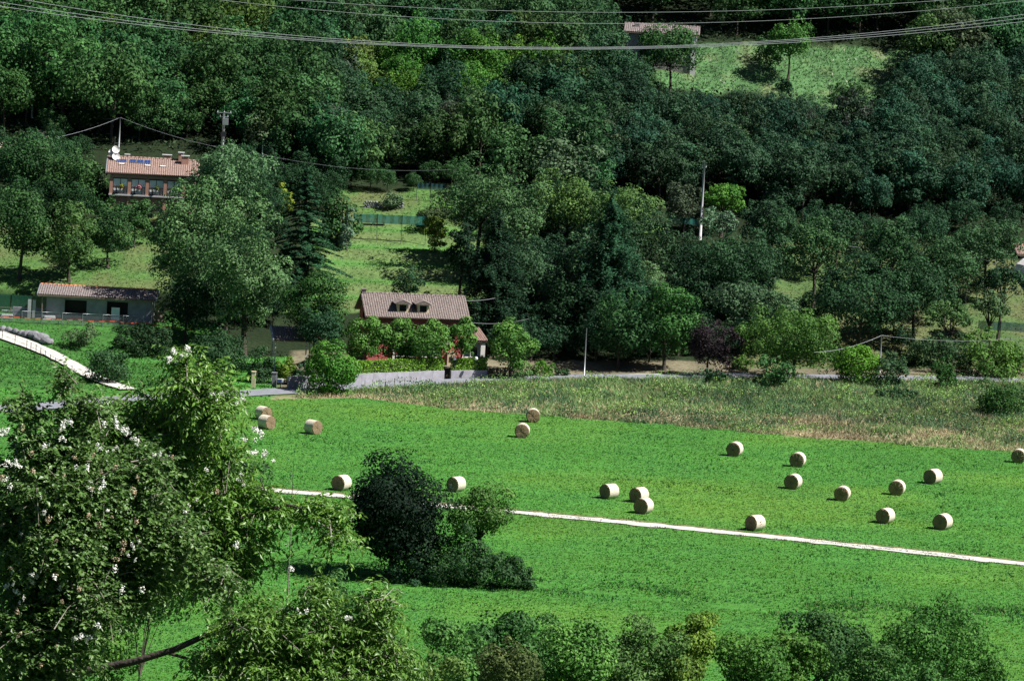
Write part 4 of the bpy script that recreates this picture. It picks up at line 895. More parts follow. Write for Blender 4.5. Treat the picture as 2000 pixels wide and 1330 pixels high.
# orchard trees on the left slope
plant('oak_tree', 'dark oak at the left edge with a bare trunk', 45, 438, 125, 155, None, 548, col=(.042, .085, .032), leaf=.30)
plant('ivy_tree', 'ivy-wrapped tree falling to the grass above the shed', 138, 470, 100, 160, 483, col=(.075, .125, .045), leaf=.28, clump=.24)
plant('orchard_tree', 'small orchard tree with a clear trunk above the shed', 212, 448, 95, 100, None, 523, col=(.042, .085, .034), leaf=.27)
plant('orchard_tree', 'slender orchard tree below the hill house', 265, 425, 62, 80, None, 482, col=(.05, .10, .035), leaf=.25)
plant('cherry_tree', 'dark tree at left edge below the hill path', 45, 335, 120, 120, 509, col=(.038, .080, .032), leaf=.3)
plant('plum_tree', 'round dark tree left of the hill house', 150, 375, 110, 105, 504, col=(.05, .095, .035), leaf=.3)
plant('olive_tree', 'blue-grey olive left of the hill house', 135, 325, 50, 44, 516, col=(.10, .15, .11), leaf=.22)
plant('bay_tree', 'green tree tight against the hill house left side', 178, 360, 62, 70, 508, col=(.055, .12, .03), leaf=.26)
plant('olive_tree', 'grey-green tree in front of the hill house columns', 273, 412, 66, 40, 500, col=(.095, .145, .085), leaf=.24)
plant('garden_tree', 'green tree covering the hill house foot at left', 215, 412, 60, 46, 500.5, col=(.05, .105, .035), leaf=.25)
plant('round_bush', 'dark round bush between driveway and foreground tree', 212, 712, 88, 72, None, 748, col=(.045, .085, .04), leaf=.22, **BUSH)
plant('bramble_bush', 'pale weedy scrub on the bank below the shed', 160, 648, 62, 30, 464, col=(.10, .13, .07), leaf=.2, k=5, **BUSH)
plant('bramble_bush', 'dark added scrub standing in for the shade right of the shed', 295, 655, 130, 40, 463, col=(.03, .055, .026), leaf=.22, **BUSH)  # added dark bush where only tree shadow falls on the bank
plant('hazel_bush', 'dark hazel bush below the pair of tall trees', 430, 680, 130, 70, 452, col=(.035, .07, .032), leaf=.22, **BUSH)
# right of the farmhouse, lower rows
plant('yew_tree', 'dark spreading conifer right of the farmhouse', 962, 560, 175, 235, 477, kind='cedar', col=(.022, .045, .028), leaf=.32, tiers=26, k=1.5, point=1.6, jit=.28)  # crown enlarged to give the dark shade at the slope's right end
plant('cedar_tree', 'feathery blue-green conifer in the middle of the right wood', 1185, 610, 210, 260, 478, kind='cedar', col=(.032, .075, .045), leaf=.32, tiers=30, k=1.5, point=1.4, jit=.28)
plant('chestnut_tree', 'green tree with a bare trunk beside the garden path', 1212, 650, 112, 140, 468, col=(.040, .090, .036), leaf=.28)
plant('chestnut_tree', 'bright-topped leafy tree beside the garden path, left of the purple tree', 1300, 650, 105, 165, 468, col=(.05, .115, .035), leaf=.3)
plant('holm_oak', 'dark evergreen behind the thin pole by the path', 1110, 665, 110, 130, 475, col=(.020, .042, .022), leaf=.28)
plant('holm_oak', 'very dark evergreen just right of the farmhouse annex', 955, 640, 80, 100, 474, col=(.018, .038, .022), leaf=.28)
plant('plum_tree', 'purple-leaved plum tree by the garden path', 1386, 672, 88, 108, 465, col=(.045, .027, .037), leaf=.22, gap=.2)
plant('willow_tree', 'wide light green tree left of the bright laurel', 1555, 685, 205, 140, 464, col=(.085, .150, .040), leaf=.24, clump=.24)
plant('laurel_bush', 'bright glossy laurel beside the thin grey pole', 1674, 716, 86, 92, 462, col=(.10, .20, .030), leaf=.26, k=9, clump=.30, neat=True, **BUSH)
plant('hazel_bush', 'green bush with broad leaves below the wide light tree', 1512, 740, 66, 78, 457, col=(.055, .12, .045), leaf=.28, **BUSH)
plant('elder_bush', 'grey-green shrub right of the laurel', 1742, 738, 56, 100, 459, col=(.055, .095, .05), leaf=.22, **BUSH)
plant('weedy_bush', 'green bush leaning over the weeds at right', 1848, 730, 42, 66, 459, col=(.05, .11, .035), leaf=.2, **BUSH)
plant('walnut_bush', 'glossy green bush near the right edge by the road', 1950, 700, 130, 90, 473, col=(.085, .150, .035), leaf=.3, **BUSH)
plant('elder_bush', 'dark thicket behind the wire at right', 1840, 690, 150, 80, 476, col=(.05, .085, .042), leaf=.24, **BUSH)
plant('bramble_bush', 'green bush at the right edge above the dry weeds', 1965, 775, 110, 56, 447, col=(.055, .115, .035), leaf=.22, **BUSH)
plant('bramble_bush', 'low dark bramble right of the laurel foot', 1755, 775, 90, 34, 452, col=(.05, .09, .045), leaf=.2, **BUSH)
plant('elm_bush', 'rounded grey-green bush below the white tunnel', 1570, 605, 50, 60, 484, col=(.075, .115, .05), leaf=.22, cat='bush')
plant('hazel_bush', 'pale green shrub at the right of the dark trunked oak', 1860, 615, 95, 60, 478, col=(.075, .125, .05), leaf=.24, **BUSH)
plant('meadow_bush', 'dark low bush by the purple tree foot', 1400, 745, 70, 40, 458, col=(.03, .065, .034), leaf=.22, **BUSH)
plant('garden_bush', 'bright bush behind the purple tree', 1450, 712, 60, 34, 470, col=(.09, .16, .04), leaf=.22, **BUSH)
# right wood, middle rows
rw = [
 ('oak_tree', 'broad dark oak beside the shaded end of the mown slope', 938, 385, 130, 130, 500, (.062, .11, .048)),
 ('ash_tree', 'pale-lit tree right of the broad dark oak', 1010, 420, 130, 150, 497, (.082, .135, .062)),
 ('oak_tree', 'dark added tree standing in for the conifer shade on the slope', 905, 490, 70, 130, 489, (.020, .040, .024)),  # added near-black crown where the conifer shadow lies on the grass
 ('elm_tree', 'rounded blue-green tree above the feathery conifer', 1152, 500, 105, 120, 486, (.078, .13, .070)),
 ('elm_tree', 'blue-green tree left of the rounded one', 1030, 540, 140, 130, 482, (.052, .090, .050)),
 ('ash_tree', 'yellow-green tree in the middle of the right wood', 1110, 395, 130, 120, 501, (.10, .155, .050)),
 ('oak_tree', 'broad yellow-lit oak on the wood edge, middle right', 1215, 410, 150, 120, 499, (.095, .150, .052)),
 ('oak_tree', 'dark oak below the broad yellow-lit one', 1260, 480, 130, 130, 491, (.038, .070, .036)),
 ('elm_tree', 'grey-lit rounded tree left of the dark gap', 1262, 560, 110, 95, 482, (.095, .14, .068)),
 ('maple_tree', 'bright green tree beside the tall pale pole', 1412, 385, 92, 80, 514, (.075, .165, .032)),
 ('olive_tree', 'silver-green olive at the foot of the tall pole', 1408, 432, 80, 50, 508, (.115, .165, .115)),
 ('bare_tree', 'thin half-bare grey tree left of the tall pole', 1338, 395, 70, 90, 513, (.070, .080, .055)),
 ('oak_tree', 'large dark oak at the centre of the right slope', 1430, 515, 225, 140, 486, (.034, .068, .036)),
 ('orchard_tree', 'orchard tree with a leaning trunk on bright grass', 1592, 480, 130, 110, 490, (.055, .105, .045)),
 ('elm_tree', 'grey-green tree below the large dark oak', 1455, 590, 130, 110, 479, (.078, .120, .070)),
 ('elm_tree', 'paler grey-green tree right of the grey-green one', 1515, 600, 90, 90, 477, (.085, .130, .070)),
 ('oak_tree', 'large dark oak with a straight trunk on dry grass', 1685, 590, 225, 150, 479, (.033, .068, .035)),
 ('oak_tree', 'dark oak crown pushing above the trunked oak', 1790, 560, 150, 130, 484, (.036, .072, .036)),
 ('orchard_tree', 'round green tree above the trunked oak', 1745, 480, 120, 110, 494, (.042, .085, .040)),
 ('orchard_tree', 'green tree below the thin wooden pole', 1850, 510, 120, 110, 492, (.048, .092, .042)),
 ('olive_tree', 'old olive with twisted trunks near the right edge', 1935, 592, 100, 60, 481, (.075, .110, .055)),
 ('oak_tree', 'dark tree at the right edge above the olive', 1960, 545, 90, 70, 487, (.03, .06, .034)),
 ('oak_tree', 'dark round tree left of the old olive', 1350, 600, 100, 120, 482, (.028, .055, .03)),
 ('elm_tree', 'dark tree behind the purple plum', 1380, 590, 120, 110, 484, (.030, .060, .034)),
 ('ash_tree', 'dark tree over the upper right slope, by the small house roof', 1930, 470, 130, 100, 500, (.045, .085, .042)),
 ('oak_tree', 'bushy oak above the orchard tree', 1640, 440, 130, 90, 502, (.034, .066, .036)),
 ('oak_tree', 'dark bushy oak above the short wooden pole', 1510, 430, 120, 90, 504, (.036, .068, .038)),
]
for nm, lab, cx, cy, w, h, Yd, col in rw: plant(nm, lab, cx, cy, w, h, Yd, col=col, leaf=.28, k=6.5, clump=.26, gap=.12 if nm == 'bare_tree' else 0)
# hilltop clearing and ruin
plant('walnut_tree', 'big round tree hiding the middle of the stone house', 1312, 96, 128, 100, 564, neat=True, col=(.045, .095, .034), leaf=.3)
plant('walnut_tree', 'bright green tree at the far side of the clearing', 1543, 78, 92, 80, 575, col=(.075, .16, .04), leaf=.3)
plant('thorn_bush', 'round dark bush in the middle of the clearing', 1498, 105, 48, 46, None, 128, col=(.04, .085, .03), leaf=.28, **BUSH)
plant('box_bush', 'clipped dark round tree at the left of the clearing', 1256, 128, 58, 48, 560, col=(.035, .075, .03), leaf=.28, **BUSH)
plant('thorn_bush', 'small dark bush low in the clearing', 1535, 165, 34, 24, None, 177, col=(.025, .055, .03), leaf=.26, **BUSH)
plant('thorn_bush', 'small bush at the clearing bottom right', 1660, 180, 60, 40, None, 200, col=(.045, .085, .035), leaf=.28, **BUSH)
# middle of the meadow
plant('dark_elm', 'near-black dense tree standing in the meadow', 772, 1008, 205, 212, 330.5, col=(.0095, .019, .0125), leaf=.24, k=15, clump=.36, low=-.98)
plant('ash_tree', 'small green tree with a bare trunk beside the near-black one', 938, 998, 120, 138, 331, col=(.085, .150, .040), leaf=.19, k=7.0, clump=.30, gap=.2)
for cx, cy, w, h, lab in ((890, 1090, 115, 92, 'bramble at the foot of the small green tree'), (972, 1104, 105, 66, 'round bramble right of the small green tree'), (815, 1108, 110, 46, 'low bramble below the near-black tree'), (1025, 1122, 40, 26, 'small bramble tip at the right end of the thicket')):
    plant('bramble_bush', lab, cx, cy, w, h, 328.8, col=(.040, .078, .034) if cx > 850 else (.03, .06, .034), leaf=.17, k=8, clump=.28, **BUSH)
# ------------------------------------------------------------------ clipped hedges on the wall
def hedge(label, x0, x1, off, h, wd, z0):
    L = x1-x0; root = empty('clipped_hedge', ((x0+x1)/2, float(road_y((x0+x1)/2))+off, z0), 0, label, 'hedge')
    n = int(4200*L/9); u = rng.uniform(0, 1, n); ph = rng.uniform(0, 1, n)
    side = rng.choice(4, n, p=[.42, .33, .2, .05]); yy = np.where(side == 0, -wd/2, np.where(side == 2, wd/2, rng.uniform(-wd/2, wd/2, n))); zz = np.where(side == 1, h, rng.uniform(0, h, n))
    nn = np.stack([0*u, np.where(side == 0, -1., np.where(side == 2, 1., 0.)), np.where(side == 1, 1., .15)], 1)
    lump = .13*noise(u*L*1.6, zz*1.6, 1, 40); x = x0+u*L
    P = np.stack([x-(x0+x1)/2, np.array(road_y(x))+off-float(road_y((x0+x1)/2))-off+yy, zz], 1) + nn*(lump-.08)[:, None] + rng.normal(0, .05, (n, 3))
    V = leaf_quads(P, unit(nn+rng.normal(0, .5, (n, 3))), .2)
    c = link('foliage', np_mesh('hedge', V, 4, {'lv': np.repeat(rng.random(n), 4)}), M['leaf'], root); c.color = (.13, .28, .036, 1)
    mb = MB(); xs = np.linspace(x0+.15, x1-.15, 8)
    for a, b in zip(xs[:-1], xs[1:]): ya, yb = float(road_y(a)-road_y((x0+x1)/2)), float(road_y(b)-road_y((x0+x1)/2)); m = (x0+x1)/2; mb.hexa([(a-m, ya-wd*.3, -.1), (b-m, yb-wd*.3, -.1), (b-m, yb+wd*.3, -.1), (a-m, ya+wd*.3, -.1), (a-m, ya-wd*.3, h*.85), (b-m, yb-wd*.3, h*.85), (b-m, yb+wd*.3, h*.85), (a-m, ya+wd*.3, h*.85)])
    tw = mb.build('twigs', M['bark'], root)
hedge('longer clipped green hedge on top of the grey wall', -16.3, -7.0, 3.3, 1.25, .95, 1.4)
hedge('shorter clipped green hedge on top of the grey wall', -6.3, -2.5, 3.3, 1.2, .95, 1.4)
# ------------------------------------------------------------------ wooded hillside
protos = []
for i in range(14):
    W = 6.0; H = rng.uniform(5.6, 7.4); V, lv, cen = crown_round(W, W, H, .30, 6.2, rng.uniform(.24, .33), low=-.6, gap=.0 if i % 4 else .22, top=rng.uniform(-.05, .3))
    cm = np_mesh('woodland_crown', V, 4, {'lv': lv}); cm.materials.append(M['leaf'])
    tm = trunk_mesh(1.4+H*.45, .15, cen*.75, 1.0, 4); tm.materials.append(M['bark'])
    protos.append((cm, tm, H+2.0))
def zone(px, py):
    """(colour, size factor, label, group, name) for a tree whose crown shows at px,py"""
    if 690 < px < 1240 and 105 < py < 185 and noise(np.array([px]), np.array([py]), 90, 51)[0] > .12: return (.070, .150, .030), .72, 'bright yellow-green tree in the bright band below the stone house', 'robinia_tree'
    if px < 220 and py < 330: return (.055, .115, .038), 1.0, 'mid green tree on the wooded slope at upper left, above the hill house', 'woodland_tree'
    if px < 620: return (.048, .098, .038), 1.0, 'green tree of the upper left wood, between hill house and cables', 'woodland_tree'
    if py < 110 and px > 1250: return (.040, .085, .036), 1.0, 'dark tree of the wood behind the high clearing', 'woodland_tree'
    if py < 110: return (.042, .085, .040), 1.0, 'dark green tree at the top of the wood, under the power cables', 'woodland_tree'
    if px > 1180: return (.034, .066, .042), .70, 'small blue-green oak in the dark wood below the high clearing', 'scrub_oak'
    if py > 280: return (.055, .100, .040), .85, 'olive-green tree on the lower edge of the middle wood', 'woodland_tree'
    return (.036, .072, .040), .85, 'dark blue-green tree in the middle of the wood', 'woodland_tree'
def floor_line(px): return np.interp(px, [-80, 100, 200, 370, 520, 640, 700, 870, 930, 1300, 1350, 1480, 1700, 2080], [292, 262, 285, 300, 345, 385, 352, 352, 395, 405, 385, 430, 438, 440])
def clear_line(px): return np.interp(px, [1240, 1290, 1500, 1620, 1640, 1720, 1735, 1800], [160, 160, 178, 200, 215, 200, 135, 105])
cand = []
row = 0; py = 445.0
while py > -75:
    sx = 56; px = -60 + (row % 2)*28
    while px < 2070:
        cand.append((px + rng.uniform(-20, 20), py + rng.uniform(-10, 10))); px += sx*(.85 if px > 1180 else 1.2)
    row += 1; py -= 22
individual = 0; rest = []; WOOD = []
for px, py in cand:
    if py > floor_line(px): continue
    p = G(px, py, 440, 900); s = FPX/(p.y*1.006)
    col, sz, lab, nm = zone(px, py-60)
    sc = 1.2*sz*rng.uniform(.75, 1.25); hpx = 7.5*sc*s
    if 1235 < px < 1815 and py > 78 and py - hpx*.95 < clear_line(px): 
        if py < clear_line(px)+20: continue
        sc = (py-clear_line(px))/(8.5*s)*.95; hpx = 8.5*sc*s
        if sc < .25: continue
    if 185 < px < 380 and py > 285: continue
    if 405 < px < 470 and py > 272: continue
    if 1185 < px < 1400 and 50 < py < 215: continue
    v = rng.uniform(.72, 1.3); hue = rng.normal(0, .12)
    col = (col[0]*v*(1+hue), col[1]*v, col[2]*v*(1-hue*.8))
    if rng.random() < .05: col = (col[0]*1.3+.02, col[1]*1.05, col[2]*1.2+.012)
    cm, tm, Hh = protos[rng.integers(len(protos))]
    visible = (py - hpx < 1330) and (py - hpx*.3 > -6) and -30 < px < 2030
    if not visible or (py < 22): rest.append((p, sc, col)); continue
    root = empty(nm, p, rng.uniform(0, 6.28), lab, 'tree', 'trees of the wooded hillside: ' + lab.split(' tree ')[-1].split(' oak ')[-1])
    root.scale = (sc, sc*rng.uniform(.9, 1.1), sc*rng.uniform(.88, 1.15))
    c = link('crown', cm, None, root, (0, 0, 1.0)); c.color = (*tone(col), 1); link('trunk', tm, None, root)
    individual += 1; WOOD.append((root, px, py-hpx*.6, col))
print('individual woodland trees', individual, 'rest', len(rest))
# the rest of the wood (farthest rows and low undergrowth between the stems) reads as one mass
Vs, Ls, Cs = [], [], []
for p, sc, col in rest:
    V, lv, _ = crown_round(6*sc, 6*sc, 6.5*sc, .62, 2.2, .3); a = V + np.array([p.x, p.y, p.z+2*sc])
    Vs.append(a); Ls.append(lv); Cs.append(np.tile(col, (len(V), 1)))
if Vs:
    o = link('far_woodland', np_mesh('far_woodland', np.concatenate(Vs), 4, {'lv': np.concatenate(Ls), 'col': np.concatenate(Cs)}), M['leafc'])
    tag(o, 'far rows of the wood along the top of the hillside', 'wood', kind='stuff')
# smaller trees filling the shaded thickets between the named ones
KEEP = [(640, 438, 905, 580), (195, 280, 370, 402), (66, 548, 318, 630), (672, 560, 965, 720), (688, 385, 838, 442), (1545, 515, 1605, 560), (1625, 600, 1670, 680), (1300, 418, 1440, 445), (1800, 600, 2000, 640), (520, 690, 620, 760), (0, 480, 320, 560), (1960, 480, 2000, 535), (430, 215, 445, 285), (1365, 310, 1380, 450), (640, 560, 700, 600)]
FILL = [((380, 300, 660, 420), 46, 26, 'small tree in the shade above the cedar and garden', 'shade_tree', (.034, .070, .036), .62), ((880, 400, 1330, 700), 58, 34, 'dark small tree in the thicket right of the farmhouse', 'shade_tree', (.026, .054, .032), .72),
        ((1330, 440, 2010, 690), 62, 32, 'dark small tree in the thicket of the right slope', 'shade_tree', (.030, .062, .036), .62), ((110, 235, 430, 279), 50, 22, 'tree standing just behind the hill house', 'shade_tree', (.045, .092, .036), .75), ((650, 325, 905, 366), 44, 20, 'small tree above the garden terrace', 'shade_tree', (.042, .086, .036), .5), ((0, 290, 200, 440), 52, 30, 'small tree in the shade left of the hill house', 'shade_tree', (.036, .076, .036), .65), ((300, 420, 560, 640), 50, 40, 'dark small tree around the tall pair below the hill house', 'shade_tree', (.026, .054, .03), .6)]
for (x0, y0, x1, y1), sx, sy, lab, nm, col0, sz in FILL:
    py = y1
    while py > y0:
        px = x0 + rng.uniform(0, sx)
        while px < x1:
            qx, qy = px+rng.uniform(-14, 14), py+rng.uniform(-10, 10); sc = sz*rng.uniform(.7, 1.2); px += sx
            p = G(qx, qy, 440, 900); s = FPX/(p.y*1.006); hw, hh = 3.0*sc*s, 7.5*sc*s
            if p.y < road_y(p.x)+6: continue
            if any(qx+hw > a and qx-hw < c_ and qy > b and qy-hh < d_ for a, b, c_, d_ in KEEP): continue
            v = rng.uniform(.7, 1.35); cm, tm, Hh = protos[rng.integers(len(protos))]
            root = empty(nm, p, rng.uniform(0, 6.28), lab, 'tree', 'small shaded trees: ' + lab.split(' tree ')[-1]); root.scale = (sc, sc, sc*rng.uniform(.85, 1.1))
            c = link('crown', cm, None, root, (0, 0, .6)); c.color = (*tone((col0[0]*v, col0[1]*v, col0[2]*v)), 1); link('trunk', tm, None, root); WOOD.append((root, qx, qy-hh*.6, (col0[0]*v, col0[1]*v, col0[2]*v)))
        py -= sy
# a label of its own for every tree of the wood: look, landmark, row, place in the row
ORD = ['first', 'second', 'third', 'fourth', 'fifth', 'sixth', 'seventh', 'eighth', 'ninth', 'tenth', 'eleventh', 'twelfth', 'thirteenth', 'fourteenth']
def area(px, py, nm):
    if nm == 'robinia_tree': return 'bright yellow-green', 'in the bright band', 'left of the high clearing'
    if nm == 'shade_tree':
        if px < 440 and py < 262: return 'green', '', 'just behind the hill house'
        if px < 210: return 'small', '', 'left of the hill house'
        if px < 640 and py > 420: return 'small dark', '', 'around the tall pair of trees'
        if px < 660: return 'small', '', 'above the layered cedar'
        if px < 910 and py < 370: return 'small', '', 'above the garden terrace'
        if px < 1110: return 'small dark', '', 'just right of the farmhouse'
        if px < 1340: return 'small dark', '', 'around the feathery conifer'
        if px < 1560: return 'small dark', '', 'behind the purple plum'
        if px < 1760: return 'small dark', '', 'above the bright laurel'
        return 'small dark', '', 'near the right edge orchard'
    if nm == 'scrub_oak':
        if px < 1330: return 'blue-green', '', 'below the stone house'
        if px < 1480: return 'blue-green', '', 'below the clearing left part'
        if px < 1640: return 'blue-green', '', 'below the clearing middle'
        if px < 1800: return 'blue-green', '', 'below the clearing right end'
        return 'blue-green', '', 'between clearing and right edge'
    if py < 110 and px > 1380: return 'dark', '', 'behind the high clearing'
    if px < 130: return 'mid green', '', 'around the crossarm pole at far left'
    if px < 300: return 'mid green', '', 'above the hill house'
    if px < 480: return 'green', '', 'around the transformer pole'
    if px < 700: return 'green', '', 'above the cypress and cedar'
    if px < 900: return 'dark green', '', 'above the garden nets'
    if px < 1090: return 'dark green', '', 'above the broad dark oak'
    return 'dark green', '', 'left of the stone house'
bins = {}
for rec in WOOD:
    lk, _, ar = area(rec[1], rec[2], rec[0].name.split('.')[0]); bins.setdefault((lk, ar, rec[0].name.split('.')[0]), []).append(rec)
for (lk, ar, nm), L_ in bins.items():
    L_.sort(key=lambda r: r[2]); nr = max(1, math.ceil(len(L_)/9))
    for ri in range(nr):
        rw_ = sorted(L_[len(L_)*ri//nr:len(L_)*(ri+1)//nr], key=lambda r: r[1])
        for k_, r in enumerate(rw_):
            rowt = '' if nr == 1 else (', top row' if ri == 0 else ', lowest row' if ri == nr-1 else ', %s row down' % ORD[ri])
            kind_ = 'oak' if nm == 'scrub_oak' else 'tree'
            r[0]['label'] = '%s %s %s%s, %s' % (lk, kind_, ar, rowt, 'only one' if len(rw_) == 1 else ORD[k_]+' from left'); r[0]['group'] = 'woodland trees ' + ar
n = 60000; x = rng.uniform(-85, 85, n); y = rng.uniform(488, 615, n); z = T(x, y); px, py = proj(x, y, z)
k = (py < floor_line(px)+10) & ~inpoly(px, py, POLY_CLEAR) & ~((px > 195) & (px < 375) & (py > 300)); x, y, z = x[k], y[k], z[k]
P = np.stack([x, y, z + .1 + 1.5*noise(x, y, 2.2, 60)*rng.random(len(x))], 1)
V = leaf_quads(P, unit(rng.normal(0, .7, (len(x), 3))+np.array([0, 0, 1.])), .5)
o = link('undergrowth', np_mesh('undergrowth', V, 4, {'lv': np.repeat(rng.random(len(x)), 4), 'col': np.repeat(np.array([.035, .065, .03])*(.6+.7*rng.random((len(x), 1))), 4, 0)}), M['leafc'])
tag(o, 'low leafy undergrowth between the trunks of the wood', 'undergrowth', kind='stuff')
# ------------------------------------------------------------------ shrubs along the bottom edge (mid distance)
FG = [('hazel_bush', 'dark green hazel rising at the bottom, centre', 1010, 1262, 180, 165, 176, (.045, .095, .042), .14), ('elder_bush', 'light green shrub at the bottom, left of the centre hazel', 900, 1285, 170, 150, 165, (.065, .13, .05), .13),
 ('privet_bush', 'light green shrub at the bottom, right of the centre hazel', 1125, 1275, 190, 170, 170, (.075, .15, .05), .13), ('thorn_bush', 'shrub with whitish tips at the bottom, right of centre', 1235, 1285, 170, 150, 180, (.075, .12, .055), .13),
 ('dry_bush', 'brownish half-dry shrub among the bottom bushes', 985, 1310, 120, 130, 160, (.075, .085, .045), .11), ('ash_sapling', 'tall yellow-green young tree at the bottom right of centre', 1358, 1262, 105, 175, 190, (.105, .15, .038), .13),
 ('maple_bush', 'yellowish broad-leaved bush at the bottom right', 1300, 1320, 160, 120, 182, (.085, .12, .035), .14), ('hazel_bush', 'green bush left of the dark bottom tree', 1460, 1290, 150, 140, 186, (.055, .115, .035), .14),
 ('oak_bush', 'pale-topped tall bush just left of the dark bottom tree', 1545, 1285, 105, 160, 190, (.07, .13, .04), .14), ('dark_oak', 'dark round tree at the bottom right, second from the edge', 1618, 1262, 165, 150, 215, (.035, .072, .036), .15),
 ('bramble_bush', 'green bush between the two dark trees at bottom right', 1700, 1310, 140, 110, 200, (.05, .10, .04), .13), ('oak_tree', 'large round green tree at the bottom right corner', 1832, 1272, 225, 195, 222, (.045, .105, .034), .16),
 ('bramble_bush', 'low bush at the foot of the large corner tree', 1790, 1325, 160, 90, 200, (.055, .115, .045), .13), ('hazel_bush', 'low green bush near the right bottom corner', 1925, 1328, 110, 80, 205, (.05, .11, .036), .13),
 ('buddleia_bush', 'feathery grey-green shrub above the lower cherry', 655, 1175, 130, 110, 150, (.05, .10, .045), .10), ('elder_bush', 'dark shrub under the lower cherry branches', 760, 1290, 150, 130, 140, (.05, .10, .036), .11),
 ('hazel_bush', 'fine-leaved dark bush seen through the blossoming tree', 285, 1120, 200, 190, 130, (.04, .085, .032), .11), ('hazel_bush', 'fine-leaved bush at the lower left edge of the lawn gap', 190, 1265, 150, 130, 140, (.06, .12, .036), .11), ('thorn_bush', 'dark bush behind the blossoming tree by the track', 455, 942, 120, 118, 205, (.03, .06, .032), .13),
 ('ivy_bush', 'pale flowering ivy mound at the bottom edge, centre left', 840, 1325, 150, 90, 150, (.10, .14, .055), .11)]
for nm, lab, cx, cy, w, h, Yd, col, lf in FG:
    plant(nm, lab, cx, cy, w, h, Yd, col=(1.3*col[0], 1.3*col[1], .95*col[2]), leaf=lf*1.1, k=9, clump=.34, cat='bush' if 'bush' in nm else 'tree', low=-1.0, fuzz=.45, trunk_r=.04 if Yd < 145 else None)
p = atY(568, 985, 150); sp = empty('bare_sapling', (p.x, p.y, Tz(p.x, p.y)), 0, 'leafless grey twig standing before the track', 'sapling'); zt = atY(572, 905, 150).z - Tz(p.x, p.y)
MB().tube([(0, 0, 0), (.05, 0, zt*.6), (.02, 0, zt)], [.05, .025, .008], 5).build('stem', M['barkpale'], sp)
for k in range(9):
    z_ = zt*(.72+.03*k); a = k*2.1; MB().tube([(.03, 0, z_), (.03+.25*math.cos(a), .2*math.sin(a), z_+.3)], [.012, .004], 4).build('twig', M['barkpale'], sp)
